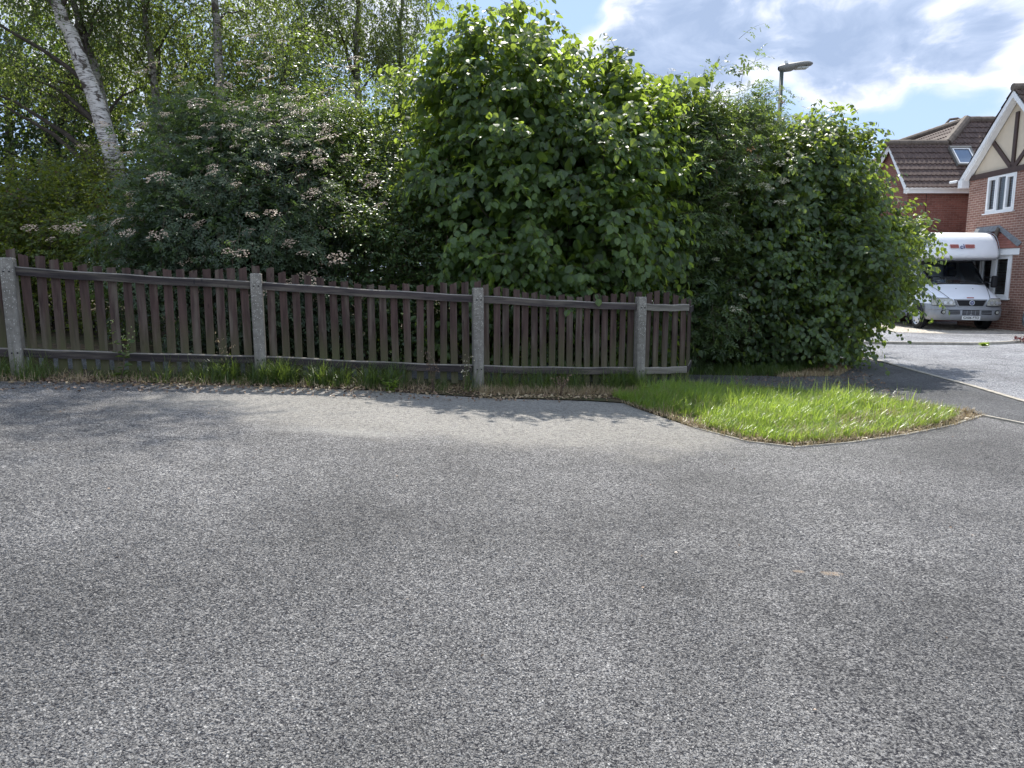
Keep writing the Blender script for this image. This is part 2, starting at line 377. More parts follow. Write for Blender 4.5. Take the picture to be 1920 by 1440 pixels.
M['redmark'] = simple('faded_red', (.40, .13, .11), .6, .3, var=.4, scale=40)
M['teal'] = simple('teal_paint', (.030, .055, .070), .25, .6, var=.05, Coat_Weight=.8)
M['cab'] = simple('cab_interior', (.035, .037, .045), .8, .2)
M['curtb'] = simple('blue_curtain', (.04, .06, .16), .9, .1)
def vglass():
    m, t, out = mat('vehicle_glass')
    a = t.add('ShaderNodeBsdfTransparent', {0: (.55, .60, .62, 1)}); b = t.add('ShaderNodeBsdfGlossy', {'Roughness': .02, 'Color': (.9, .95, 1, 1)})
    fr = t.add('ShaderNodeFresnel', {'IOR': 1.5}).outputs[0]
    mx = t.add('ShaderNodeMixShader', {0: t.math('ADD', fr, .02), 1: a.outputs[0], 2: b.outputs[0]}); t.l.new(mx.outputs[0], out.inputs[0]); return m
M['vglass'] = vglass()
def birchbark(name, white, zdark=2.6):
    m, t, out = mat(name); c = obc(t)
    n1 = t.noise(t.add('ShaderNodeMapping', {'Vector': c, 'Scale': (7, 7, 42)}).outputs[0], 1, 5, .7)
    n2 = t.noise(c, 2.1, 5, .6, 1.5); n3 = t.noise(t.add('ShaderNodeMapping', {'Vector': c, 'Scale': (3, 3, 3.2)}).outputs[0], 1, 3, .6, 2.5)
    col = t.ramp(n1, [(.40, (.10, .085, .075)), (.5, white), (.75, tuple(min(1, x*1.15) for x in white))])
    col = t.mix(t.ramp(n3, [(.54, 0), (.60, .95)]), col, (.05, .035, .028))
    col = t.mix(t.ramp(n2, [(.5, 0), (.75, .4)]), col, (.13, .13, .09))
    P(t, out, col, .8, .25, bump=n1, bstr=.5, bdist=.01); return m
M['birchw'] = birchbark('birch_bark_white', (.52, .48, .44)); M['birchg'] = birchbark('birch_bark_grey', (.27, .25, .21))
M['bark'] = simple('bark_dark', (.050, .040, .032), .9, .2, var=.4, scale=14)
M['twig'] = simple('twig', (.085, .065, .045), .85, .2, var=.3, scale=14)
M['hazel'] = leafmat('hazel_leaf', (.030, .052, .029), (.074, .124, .042), .47, (.56, .74, .09))
M['dogw'] = leafmat('dogwood_leaf', (.030, .052, .030), (.064, .110, .042), .40, (.46, .62, .09), rough=.35)
M['elder'] = leafmat('elder_leaf', (0.030, 0.046, 0.031), (0.053, 0.082, 0.038), .32, (.26, .40, .08))
M['elderR'] = leafmat('elder_leaf_light', (0.033, 0.059, 0.027), (0.068, 0.104, 0.036), .36, (.40, .55, .10), old=(.12, .075, .04))
M['thorn'] = leafmat('field_maple_leaf', (0.033, 0.059, 0.015), (0.080, 0.112, 0.022), .40, (.52, .60, .06), old=(.13, .07, .03))
M['birch'] = leafmat('birch_leaf', (0.030, 0.052, 0.020), (0.064, 0.100, 0.027), .42, (.44, .58, .10))
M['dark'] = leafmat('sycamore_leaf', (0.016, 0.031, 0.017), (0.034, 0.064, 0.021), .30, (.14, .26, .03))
M['maple'] = leafmat('bush_leaf', (.026, .046, .028), (.062, .104, .038), .40, (.52, .68, .09))
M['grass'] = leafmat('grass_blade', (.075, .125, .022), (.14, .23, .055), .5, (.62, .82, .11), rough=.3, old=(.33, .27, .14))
M['grassd'] = leafmat('grass_shade', (0.033, 0.063, 0.018), (0.068, 0.104, 0.028), .40, (.30, .42, .06), rough=.4, old=(.24, .18, .10))  # darker copy of the grass, with shade put into its colour
M['straw'] = leafmat('dry_straw', (.22, .16, .09), (.48, .38, .24), .3, (.5, .38, .2))
M['litter'] = leafmat('dead_leaf', (.07, .045, .032), (.30, .20, .13), .15, (.2, .12, .06))
M['petal'] = leafmat('elder_floret', (.40, .28, .20), (.66, .52, .38), .3, (.5, .38, .28))
M['petalc'] = leafmat('elder_floret_cream', (.55, .50, .34), (.78, .72, .52), .35, (.5, .46, .28))
M['budy'] = leafmat('dogwood_floret', (.22, .28, .10), (.42, .48, .22), .35, (.4, .5, .16))
M['redleaf'] = leafmat('red_leaf', (.045, .010, .010), (.12, .022, .024), .3, (.2, .03, .03))

# ------------------------------------------------------------------ ground sheets
def sheet(name, poly, dz, m, step=1.2, kind='structure', label=None, gz=True):
    xs = [p[0] for p in poly]; ys = [p[1] for p in poly]
    pts = [Vector(p) for p in poly]; n = len(pts)
    x = math.floor(min(xs)/step)*step
    while x < max(xs):
        y = math.floor(min(ys)/step)*step
        while y < max(ys): pts.append(Vector((x, y))); y += step
        x += step
    V, E_, F_, *_ = delaunay_2d_cdt(pts, [], [list(range(n))], 1, 1e-4)
    V3 = [(v.x, v.y, (float(g(v.x)) if gz else 0)+dz) for v in V]
    me = bpy.data.meshes.new(name); me.from_pydata(V3, [], [f if True else f for f in F_]); me.update()
    if me.polygons and sum(p.normal.z for p in me.polygons) < 0: me.flip_normals()
    o = link(name, me, None, m); tag(o, kind=kind); return o
def pq(l): return [tuple(ong(*q)[:2]) for q in l]
edge_fence = pq([(0, 714), (230, 717), (500, 724), (700, 732), (900, 746), (1100, 752)])
verge_front = [(1.40, 8.75), (1.49, 8.47), (1.93, 7.4), (2.3, 6.79), (2.68, 6.57), (3.34, 6.79), (4.06, 7.14), (4.8, 7.6), (5.48, 8.14)]
path_right = [(5.48, 8.14), (5.63, 7.65), (5.85, 6.5), (5.95, 3), (5.95, -12)]
# base ground out to the horizon
me = MB(); 
def base_ground():
    xs = [-1500, -300, -60]+[x*1.0 for x in range(-30, 8)]+[20, 60, 300, 1500]; ys = [-600, -60, -20, 0, 10, 20, 40, 80, 300, 1800]
    me.grid([[(x, y, float(g(x))-.14) for x in xs] for y in ys])
base_ground(); o = me.build('ground', M['soil']); tag(o, kind='structure')
sheet('road', [(-30, edge_fence[0][1]-1.6)]+[(edge_fence[0][0]-3, edge_fence[0][1]-.4)]+edge_fence+verge_front+path_right[1:]+[(-30, -12)], 0, M['road'], .9)
kerb_near = [(6.45, -12), (6.5, 3), (6.56, 7), (6.61, 9.03), (6.77, 10.24), (6.9, 11.9), (7.03, 13.38), (7.0, 14.6), (6.5, 16.0), (5.4, 17.0), (3.0, 17.5)]
sheet('verge_soil', [(-30, edge_fence[0][1]-1.6), (edge_fence[0][0]-3, edge_fence[0][1]-.4)]+edge_fence+verge_front+[(6.2, 9.5), (6.4, 13), (6.2, 15), (5, 16.2), (3, 16.6), (-12, 17.5), (-30, 26)], .012, M['soil'], .9)
sheet('footpath', [(-14, 6.9), (-8, 7.9), (-5.5, 8.45), (-3, 9.2), (-.4, 9.8), (1.8, 10.6), (2.8, 10.75), (3.5, 10.4), (4.3, 9.85), (5.0, 9.25), (5.45, 8.5)]+path_right[0:]+[(6.42, -12)]+[(x-.06, y) for x, y in kerb_near[1:8]]+[(6.0, 15), (5.9, 13.2), (5.4, 11.9), (4.6, 11.3), (3.5, 11.5), (1.8, 11.6), (-.4, 11.0), (-3, 10.4), (-5.5, 9.6), (-14, 8.2)], .018, M['path'], .9)
kerb_far = [(2, 17.75), (9.22, 17.48), (11.2, 17.25), (12.0, 17.45), (12.6, 17.75), (13.4, 17.9), (20, 17.9)]
sheet('side_road', [(6.45, -12), (6.5, 3)]+[(x+.02, y) for x, y in kerb_near[2:]]+[(2, 17.75)]+kerb_far[1:]+[(60, 17.9), (60, -12)], -.03, M['road2'], 3)
sheet('far_pavement', kerb_far+[(60, 17.9), (60, 60), (2, 60)], .022, M['road2'], 4)
sheet('gravel_drive', [(11.2, 20.6), (12.2, 20.15), (14.2, 20.2), (15.6, 20.7), (15.4, 24.5), (12.0, 25.5), (11.4, 23)], .028, M['gravel'], 2)
def kerb(name, line, w, top, bot, parent=None):
    b = MB(); L = []
    for i, p in enumerate(line):
        a = Vector(line[max(i-1, 0)]); c = Vector(line[min(i+1, len(line)-1)]); t = (c-a).normalized(); nrm = Vector((-t.y, t.x))
        q = Vector(p); L.append((q-nrm*w/2, q+nrm*w/2))
    rows = [[(l.x, l.y, float(g(l.x))+bot), (l.x, l.y, float(g(l.x))+top), (r.x, r.y, float(g(r.x))+top), (r.x, r.y, float(g(r.x))+bot)] for l, r in L]
    b.grid(rows); o = b.build(name, M['kerb']); tag(o, kind='structure'); return o
def dens(line, st=.5):
    out = []
    for a, b in zip(line[:-1], line[1:]):
        n = max(1, int(math.dist(a, b)/st))
        for k in range(n): out.append((a[0]+(b[0]-a[0])*k/n, a[1]+(b[1]-a[1])*k/n))
    return out+[line[-1]]
kerb('kerb', dens(kerb_near), .085, .028, -.12)
kerb('kerb', dens(kerb_far), .10, .034, -.12)
kerb('edging', dens(verge_front[2:]), .032, .012, -.08)
kerb('edging', dens(path_right), .04, .02, -.08)

# ------------------------------------------------------------------ picket fence
def fence():
    base = [Vector((-8.2, 7.3)), Vector((-5.51, 7.87)), Vector((-3.07, 8.62)), Vector((-.44, 9.12)), Vector((1.80, 10.0)), Vector((2.52, 10.28))]
    root = empty('picket_fence', (-1.5, 9, float(g(-1.5))), 'weathered brown picket fence with concrete posts between the tarmac and the bushes', 'fence')
    inv = Matrix.Translation(-root.location)
    def place(o, M4): o.parent = root; o.matrix_local = inv @ M4
    rnd = random.Random(3)
    def G(p): return float(g(p.x))
    postH = 1.31
    for i, p in enumerate(base[:-1]):
        nx = base[min(i+1, 5)]-base[max(i-1, 0)]; ang = math.atan2(nx.y, nx.x)
        b = MB(); w = .132; H = postH+.0
        # body, shoulder bevels and slightly weathered cap
        prof = [(-w/2+.012, -w/2), (w/2-.012, -w/2), (w/2, -w/2+.012), (w/2, w/2-.012), (w/2-.012, w/2), (-w/2+.012, w/2), (-w/2, w/2-.012), (-w/2, -w/2+.012)]
        zs = [(-.3, 1), (.25, 1), (.6, 1), (1.0, 1), (H-.09, 1), (H-.085, .97), (H-.015, .96), (H, .86)]
        rings = [[(x*s_, y*s_, z) for x, y in prof] for z, s_ in zs]; n = 8
        vs_ = [q for r_ in rings for q in r_]
        fs = [(a*n+k, a*n+(k+1) % n, (a+1)*n+(k+1) % n, (a+1)*n+k) for a in range(len(rings)-1) for k in range(n)]+[tuple(range((len(rings)-1)*n, len(rings)*n))]
        b.add(vs_, fs)
        o = b.build('post', M['post'])
        place(o, Matrix.Translation((p.x, p.y, G(p))) @ Matrix.Rotation(ang, 4, 'Z') @ Matrix.Rotation(R(rnd.uniform(-.5, .5)), 4, 'Y'))
        for z in (1.16, .27):
            for dx in (-.028, .028):
                bb = MB(); bb.disc_cyl((dx, -w/2-.003, z), (0, 1, 0), .009, .008, 8); bb.build('bolt', M['ink'], o)
    for i in range(5):
        a, c = base[i], base[i+1]; d = (c-a); L = d.length; t = d/L; ang = math.atan2(t.y, t.x); nrm = Vector((t.y, -t.x))   # towards camera
        za, zc = G(a), G(c)
        last = i == 4
        s0 = .066; s1 = L-(.066 if not last else -.03)
        slope = math.atan2(zc-za, L)
        for zr in (1.17, .27):
            b = MB(); N = 9; rows = []
            hh, th = (.094, .046)
            for k in range(N+1):
                s = s0+(s1-s0)*k/N; wob = .004*math.sin(k*1.7+i*2+zr*5); sag = -.010*math.sin(PI*k/N)
                cz = sag+wob
                prof = [(-th/2, -hh/2), (-th/2, hh/2-.012), (-th/2+.012, hh/2), (th/2, hh/2), (th/2, -hh/2), (-th/2, -hh/2)]
                rows.append([(s, y, z+cz) for y, z in prof])
            b.grid(rows)
            b.add([rows[0][j] for j in range(5)], [(0, 1, 2, 3, 4)]); b.add([rows[-1][j] for j in range(5)], [(4, 3, 2, 1, 0)])
            # in local space z=0 is the rail centre; board lies along local x
            o = b.build('rail', M['rail2'] if last else M['rail'])
            off = nrm*(-.005)
            place(o, Matrix.Translation((a.x+off.x, a.y+off.y, za+zr)) @ Matrix.Rotation(ang, 4, 'Z') @ Matrix.Rotation(-slope, 4, 'Y'))
        np_ = 18 if not last else 5
        pitch = L/np_ if not last else .155
        cnt = range(1 if i else 1, np_+1) if not last else range(1, 6)
        for k in cnt:
            s = k*pitch-(0 if not last else .02)
            u = s/L; zz = za+(zc-za)*u
            rel = (k/np_) if not last else .5
            scal = (2*abs(rel-.5))**1.7
            top = 1.262+.125*scal if not last else [1.35, 1.375, 1.375, 1.35, 1.29][k-1]
            top += rnd.uniform(-.02, .016); bot = .05+rnd.uniform(-.02, .03)
            w = .088+rnd.uniform(-.004, .004); th = .02
            b = MB(); cut = rnd.uniform(-.014, .010); bow = rnd.uniform(-.006, .006)
            zs = [bot, .35, .7, 1.0, top-.02, top]
            rows = []
            for j, z in enumerate(zs):
                bx = bow*math.sin(PI*z/1.3)
                xl, xr = -w/2+bx, w/2+bx
                zl = z+(cut if j == 5 else 0); zr_ = z-(cut if j == 5 else 0)
                rows.append([(xl, -th/2, zl), (xr, -th/2, zr_), (xr, th/2, zr_), (xl, th/2, zl), (xl, -th/2, zl)])
            b.grid(rows); q = rows[-1][:4]
            nn = 5   # a little end-grain splitting in the cut top
            for e in range(nn):
                f0, f1 = e/nn, (e+1)/nn
                A = Vector(q[0]).lerp(Vector(q[1]), f0); B = Vector(q[0]).lerp(Vector(q[1]), f1); hgt = rnd.uniform(0, .010)
                b.box(((A.x+B.x)/2, 0, (A.z+B.z)/2-.008+hgt), (abs(B.x-A.x)*.97, th*.96, .02))
            o = b.build('picket', M['picket'])
            off = nrm*(-.040)
            place(o, Matrix.Translation((a.x+t.x*s+off.x, a.y+t.y*s+off.y, zz)) @ Matrix.Rotation(ang, 4, 'Z') @ Matrix.Rotation(R(rnd.gauss(0, .45)), 4, 'Y'))
    # return of the fence seen edge on
    e = base[5]; back = Vector((.30, .954))
    for k, (dd, hh) in enumerate(((.02, 1.26), (.17, 1.24), (.32, 1.22), (.47, 1.24))):
        b = MB(); b.box((0, 0, hh/2+.03), (.088, .02, hh))
        o = b.build('picket', M['picket'])
        q = e+Vector((.035, .03))+back*dd
        place(o, Matrix.Translation((q.x, q.y, G(q))) @ Matrix.Rotation(math.atan2(back.y, back.x), 4, 'Z'))
    for zr in (1.13, .27):
        b = MB(); b.beam((0, 0, 0), (back.x*.8, back.y*.8, 0), .044, .09); o = b.build('rail', M['rail'])
        q = e+Vector((.035, .02)); place(o, Matrix.Translation((q.x, q.y, G(q)+zr)))
fence()

# ------------------------------------------------------------------ houses
def tiled(name, O, U, V, rows, m, parent, gauge=.30, wave=.165, lift=.035, amp=.022, step=.0275):
    """O origin at eaves, U along eaves, V up the slope; rows: function v -> (u0,u1) or None; real overlapping courses"""
    O = Vector(O); U = Vector(U).normalized(); V = Vector(V).normalized(); N = U.cross(V).normalized()
    if N.z < 0: N = -N
    b = MB(); v = 0.0; vmax = rows['vmax']
    while v < vmax-1e-3:
        v1 = min(v+gauge, vmax)
        a0, a1 = rows['f'](v); c0, c1 = rows['f'](v1)
        lo = min(a0, c0); hi = max(a1, c1); n = max(2, int((hi-lo)/step))
        r0, r1, r2 = [], [], []
        for k in range(n+1):
            u = lo+(hi-lo)*k/n; ph = (u/wave) % 1.0
            z = amp*(math.sin(PI*min(ph/.55, 1.0)) if ph < .55 else -.15*math.sin(PI*(ph-.55)/.45))
            u_lo = min(max(u, a0), a1); u_hi = min(max(u, c0), c1)
            r0.append(O+U*u_lo+V*v+N*(z*.7-.012)); r1.append(O+U*u_lo+V*v+N*(z+lift)); r2.append(O+U*u_hi+V*v1+N*(z*1.0+.008))
        b.grid([r0, r1, r2]); v = v1
    return b.build(name, m, parent)
def window(parent, origin, U, w, h, panes, N, mats=('white', 'glass'), curtain=None, fr=.06, reveal=.03):
    """origin bottom-left on the wall face, U along, N outwards"""
    O = Vector(origin); U = Vector(U).normalized(); N = Vector(N).normalized(); Z = Vector((0, 0, 1))
    b = MB()
    def bar(u0, u1, z0, z1, d0=-.05, d1=.03):
        P8 = [O+U*u+Z*z+N*d for d in (d0, d1) for u, z in ((u0, z0), (u1, z0), (u1, z1), (u0, z1))]
        b.add(P8, [(3, 2, 1, 0), (4, 5, 6, 7), (0, 1, 5, 4), (1, 2, 6, 5), (2, 3, 7, 6), (3, 0, 4, 7)])
    bar(0, w, 0, fr); bar(0, w, h-fr, h); bar(0, fr, fr, h-fr); bar(w-fr, w, fr, h-fr)
    for f in panes[:-1]: bar(w*f-fr/2, w*f+fr/2, fr, h-fr)
    prev = 0
    for k, f in enumerate(panes):        # opening sashes stand 12 mm proud
        if (k % 2 == 0):
            u0 = w*prev+fr*(.5 if prev else 1)+.002; u1 = w*f-fr*(.5 if f < 1 else 1)-.002
            for a in ((u0, u1, fr+.002, fr+.045), (u0, u1, h-fr-.045, h-fr-.002), (u0, u0+.043, fr+.045, h-fr-.045), (u1-.043, u1, fr+.045, h-fr-.045)): bar(*a, d0=-.03, d1=.045)
        prev = f
    wo = b.build('window', M[mats[0]], parent)
    p = MB(); p.quad(*(O+U*u+Z*z-N*.02 for u, z in ((fr*.5, fr*.5), (w-fr*.5, fr*.5), (w-fr*.5, h-fr*.5), (fr*.5, h-fr*.5))))
    p.build('pane', M['glassw'], wo)
    s = MB(); s.prism([O+U*-.05+N*.0+Z*-.035, O+U*(w+.05)+Z*-.035, O+U*(w+.05)+N*.09+Z*-.045, O+U*-.05+N*.09+Z*-.045], Z*.034); s.build('sill', M[mats[0]], wo)
    return wo
def wglass():
    m, t, out = mat('clear_window_glass')
    a = t.add('ShaderNodeBsdfTransparent', {0: (.75, .78, .78, 1)}); b = t.add('ShaderNodeBsdfGlossy', {'Roughness': .01})
    fr = t.add('ShaderNodeFresnel', {'IOR': 1.5}).outputs[0]
    mx = t.add('ShaderNodeMixShader', {0: t.math('ADD', t.math('MULTIPLY', fr, 1.2), .05), 1: a.outputs[0], 2: b.outputs[0]}); t.l.new(mx.outputs[0], out.inputs[0]); return m
M['glassw'] = wglass()

def houses():
    GZ = .05
    # ---------- house behind, with a cross wing
    A = empty('brick_house', (18, 28, GZ), 'red brick house with brown tiled hipped roof and skylight, half hidden by the bush', 'house', 'houses across the road')
    Ai = Matrix.Translation(-A.location)
    def fin(o): o.matrix_parent_inverse = Ai; return o
    yw = 25.75; ze = 4.62
    b = MB()
    b.prism([(13.95, yw, GZ-.1), (22, yw, GZ-.1), (22, yw, ze+.05), (13.95, yw, ze+.05)], (0, .25, 0))
    # gable end of the wing facing left (pentagon)
    yl, yr = yw+.25, 29.3; rz = 6.3; ym = 27.02+.35
    b.prism([(13.95, yl, GZ-.1), (13.95, yr, GZ-.1), (13.95, yr, ze), (13.95, ym, rz), (13.95, yl, ze+.1)], (.25, 0, 0))
    b.prism([(14.2, yr-.25, GZ-.1), (15.2, yr-.25, GZ-.1), (15.2, yr-.25, ze), (14.2, yr-.25, ze)], (0, .25, 0))
    b.prism([(15.2, yr, GZ-.1), (15.2, 36, GZ-.1), (15.2, 36, ze), (15.2, yr, ze)], (.25, 0, 0))
    b.prism([(15.2, 36, GZ-.1), (22, 36, GZ-.1), (22, 36, ze), (15.2, 36, ze)], (0, -.25, 0))
    fin(b.build('wall', M['brickA'], A))
    # downpipe-like movement joint + fascia + gutter
    b = MB(); b.box((17.9-1.99, yw-.14, 4.62), (4.35+.0, .03, .20)); fin(b.build('fascia', M['white'], A))
    b = MB(); b.tube([(13.7, yw-.22, 4.71), (18.1, yw-.22, 4.71)], .058, 10); fin(b.build('gutter', M['white'], A))
    b = MB(); b.box((14.62, yw-.004, 2.3), (.014, .01, 4.5)); fin(b.build('wall_joint', M['ink'], A))
    # roof: front plane
    y0, z0 = 25.45, 4.70; L1y, L1z = 27.0, 6.44
    sl = Vector((0, L1y-y0, L1z-z0)); Ls = sl.length; Vv = sl/Ls
    hz = 7.44; Lh = (hz-z0)/Vv.z          # slope length to the top ridge
    xl = 13.72
    rf = fin(MB().build('roof', M['tile'], A)) if False else None
    roof = tiled('roof', (xl, y0, z0), (1, 0, 0), Vv, {'vmax': Ls, 'f': lambda v: (0, 22-xl)}, M['tile'], A); fin(roof)
    up = tiled('roof_upper', (xl, y0+Vv.y*Ls, z0+Vv.z*Ls), (1, 0, 0), Vv, {'vmax': Lh-Ls, 'f': lambda v: (15.93-xl+(17.11-15.93)*v/(Lh-Ls), 22-xl)}, M['tile'], A); fin(up)
    # left-facing main slope, runs back
    hipb = Vector((15.93, L1y, L1z)); hipt = Vector((17.11, y0+Vv.y*Lh, hz)); rb = Vector((16.98, 32.4, hz))
    Ud = Vector((0, 1, 0)); dn = Vector((-1.18, 0, -(hz-L1z))).normalized()
    Vs = -dn; Os = Vector((15.93, L1y, L1z)); hl = (hipt-hipb); vm = (hz-L1z)/Vs.z
    t2 = tiled('roof_side', Os, Ud, Vs, {'vmax': vm, 'f': lambda v: ((hipt.y-hipb.y)*v/vm, 6.5)}, M['tile'], A); fin(t2)
    Os2 = Os-Vs*2.0
    t3 = tiled('roof_side', Os2, Ud, Vs, {'vmax': 2.0, 'f': lambda v: (1.0, 6.5)}, M['tile'], A); fin(t3)
    # back slope of the wing and rear of the main block
    b = MB(); b.quad((xl, L1y, L1z), (xl, 29.6, ze-.3), (17.5, 29.6, ze-.3), (17.5, L1y, L1z))
    b.quad((17.11, hipt.y, hz), (17.0, 33.5, hz), (22, 33.5, 4.6), (22, hipt.y, 7.3))
    b.quad((17.1, hipt.y+.02, hz-.02), (22, hipt.y+.02, hz-.02), (22, 36, 4.6), (17, 33.5, hz-.02)); fin(b.build('roof_back', M['tile'], A))
    # ridges and hip
    def ridge(a, c, r=.115, name='ridge'):
        a = Vector(a); c = Vector(c); n = max(1, int((c-a).length/.45)); b = MB()
        for k in range(n):
            p = a.lerp(c, k/n); q = a.lerp(c, (k+.97)/n); b.tube([p, q], [r, r*1.08], 10)
        return b.build(name, M['ridge'], None)
    for a, c in (((xl-.05, L1y, L1z+.02), (15.93, L1y, L1z+.02)), ((17.11, hipt.y, hz+.03), (22, hipt.y, hz+.03)), ((17.11, hipt.y, hz+.03), (16.98, 32.6, hz+.03))):
        o = ridge(a, c); o.parent = A; fin(o)
    o = ridge(hipb+Vector((0, 0, .02)), hipt+Vector((0, 0, .05)), .15, 'hip_ridge'); o.parent = A; fin(o)
    # curved vent on the ridge
    vb = MB(); q = at(1790, 228, 29.6); vb.tube([(q.x-.35, q.y, q.z-.1), (q.x-.2, q.y, q.z+.08), (q.x+.1, q.y, q.z+.12), (q.x+.35, q.y, q.z)], .05, 8); fin(vb.build('ridge_vent', M['ridge'], A))
    # skylights
    def skylight(c, U, V, w, h):
        c = Vector(c); U = Vector(U).normalized(); V = Vector(V).normalized(); N = U.cross(V).normalized()
        if N.z < 0: N = -N
        b = MB()
        def bar(u0, u1, v0, v1, n0, n1):
            P8 = [c+U*u+V*v+N*d for d in (n0, n1) for u, v in ((u0, v0), (u1, v0), (u1, v1), (u0, v1))]
            b.add(P8, [(3, 2, 1, 0), (4, 5, 6, 7), (0, 1, 5, 4), (1, 2, 6, 5), (2, 3, 7, 6), (3, 0, 4, 7)])
        f = .07
        bar(-w/2, w/2, -h/2, -h/2+f, 0, .12); bar(-w/2, w/2, h/2-f*1.3, h/2, 0, .14); bar(-w/2, -w/2+f, -h/2+f, h/2-f*1.3, 0, .12); bar(w/2-f, w/2, -h/2+f, h/2-f*1.3, 0, .12)
        o = b.build('skylight', M['lamp'], A); fin(o)
        p = MB(); p.quad(*(c+U*u+V*v+N*.085 for u, v in ((-w/2+f*.8, -h/2+f*.8), (w/2-f*.8, -h/2+f*.8), (w/2-f*.8, h/2-f), (-w/2+f*.8, h/2-f)))); p.build('pane', M['skyglass'], o).matrix_parent_inverse = Matrix.Identity(4)
        q = MB()
        for (u0, u1, v0, v1) in ((-w/2+f, w/2-f, -h/2+f, -h/2+f+.05), (-w/2+f, w/2-f, h/2-f*1.3-.05, h/2-f*1.3), (-w/2+f, -w/2+f+.05, -h/2+f+.05, h/2-f*1.3-.05), (w/2-f-.05, w/2-f, -h/2+f+.05, h/2-f*1.3-.05)):
            P4 = [c+U*u+V*v+N*.10 for u, v in ((u0, v0), (u1, v0), (u1, v1), (u0, v1))]; q.prism(P4, N*.012)
        q.build('sash', M['white'], o)
    vsk = 1.55; ppt = Vector((at(1803, 291, 26.6).x, y0, z0))
    tt = Vector((ppt.x, y0+Vv.y*vsk, z0+Vv.z*vsk)); skylight(tt+Vector((-.02, 0, 0)), (1, 0, 0), Vv, .78, .98)
    sk = at(1737, 262, 30.3); ws = (sk.z-L1z)/Vs.z
    skylight(Os+Ud*(sk.y-L1y)+Vs*.35, Ud, Vs, .6, .7)
    # white barge boards on the wing's left gable
    b = MB(); X = 13.80
    b.prism([(X, y0-.02, z0-.08), (X, y0+.16, z0-.20), (X, L1y+.02, L1z-.22), (X, L1y, L1z-.0)], (.04, 0, 0))
    b.prism([(X, L1y, L1z), (X, L1y, L1z-.22), (X, 29.3, ze-.32), (X, 29.5, ze-.1)], (.04, 0, 0)); fin(b.build('barge_board', M['white'], A))
    # ---------- nearer house, side gable with timber framing
    B = empty('gabled_house', (16.5, 21.5, GZ), 'light red brick house with cream half-timbered gable and bay window at the right edge', 'house', 'houses across the road')
    Bi = Matrix.Translation(-B.location)
    def fb(o): o.matrix_parent_inverse = Bi; return o
    WX = 15.02; yc = 24.0; yn = 20.0; ym = 22.0; zb = 4.78; za = 6.92
    b = MB()
    # brick wall with openings left: bands around the upper window (y 21.8..23.1, z 3.6..4.71) and the bay
    def wallpanel(y0_, y1_, z0_, z1_): b.prism([(WX, y0_, z0_), (WX, y1_, z0_), (WX, y1_, z1_), (WX, y0_, z1_)], (.25, 0, 0))
    wy0, wy1, wz0, wz1 = 21.80, 23.10, 3.60, 4.71
    wallpanel(wy1, yc, 0, zb); wallpanel(wy0, wy1, wz1, zb); wallpanel(wy0, wy1, 2.9, wz0); wallpanel(19.75, wy0, 2.9, zb)
    wallpanel(19.75, 21.75, 0, 2.9); wallpanel(21.75, wy1, 2.45, 2.9)
    b.prism([(WX+.25, yc, 0), (20, yc, 0), (20, yc, zb), (WX+.25, yc, zb)], (0, -.25, 0))
    b.prism([(WX, 19.5, 0), (24, 19.5, 0), (24, 19.5, 4.6), (WX, 19.5, 4.6)], (0, -.25, 0))
    fb(b.build('wall', M['brickB'], B))
    b = MB(); b.box((WX+1.4, 22.2, 2.3), (.05, 3.2, 4.4)); b.box((WX+.8, 22.2, 2.92), (1.3, 3.4, .05)); fb(b.build('room', M['darkroom'], B))
    b = MB(); b.prism([(WX+.03, yn, zb), (WX+.03, yc, zb), (WX+.03, ym, za)], (.2, 0, 0)); fb(b.build('gable_panel', M['render'], B))
    def tb(a, c, w=.13, name='timber'):
        b = MB(); a = Vector((WX+.005, a[0], a[1])); c = Vector((WX+.005, c[0], c[1])); b.beam(a, c, w, .05, up=(1, 0, 0)); return fb(b.build(name, M['beam'], B))
    b = MB(); b.box((WX-.0, 22.0, zb+.02), (.07, 4.0, .16)); fb(b.build('timber', M['beam'], B))
    tb((ym+.04, za-.45), (ym+.04, zb+.1)); tb((ym+.10, zb+.1), (ym+1.02, zb+.98)); tb((ym-.04, zb+.1), (ym-.95, zb+.98))
    # pipe, barge boards with a boxed foot at the left
    Xo = WX-.22
    for sgn, ye in ((1, yc+.28), (-1, yn-.28)):
        zz = zb-.17
        b = MB(); dy = .19
        b.prism([(Xo, ym, za+.14), (Xo, ym, za-.05), (Xo, ye-sgn*.08, zz+.04), (Xo, ye+sgn*.02, zz+.10)], (.035, 0, 0)); fb(b.build('barge_board', M['white'], B))
        b = MB(); b.prism([(Xo+.036, ym, za-.0), (Xo+.036, ym, za-.05), (Xo+.036, ye-sgn*.15, zz-.0+.02), (Xo+.036, ye-sgn*.1, zz+.08)], (.19, 0, 0)); fb(b.build('soffit', M['white'], B))
    b = MB(); b.box((Xo+.10, yc+.14, zb-.14), (.24, .22, .26)); fb(b.build('boxed_eave', M['white'], B))
    b = MB(); b.tube([(WX-.20, yc+.35, zb-.03), (WX-.30, yc+.6, zb-.03)], .045, 8); fb(b.build('gutter_end', M['white'], B))
    # roof slopes (ridge runs away to the right)
    s1 = Vector((0, ym-(yn-.3), (za+.2)-(zb-.1))); Lb = s1.length; V1 = s1/Lb
    fb(tiled('roof', (Xo-.02, yn-.3, zb-.1), (1, 0, 0), V1, {'vmax': Lb, 'f': lambda v: (0, 9)}, M['tileB'], B))
    s2 = Vector((0, ym-(yc+.3), (za+.2)-(zb-.1))); V2 = s2/s2.length
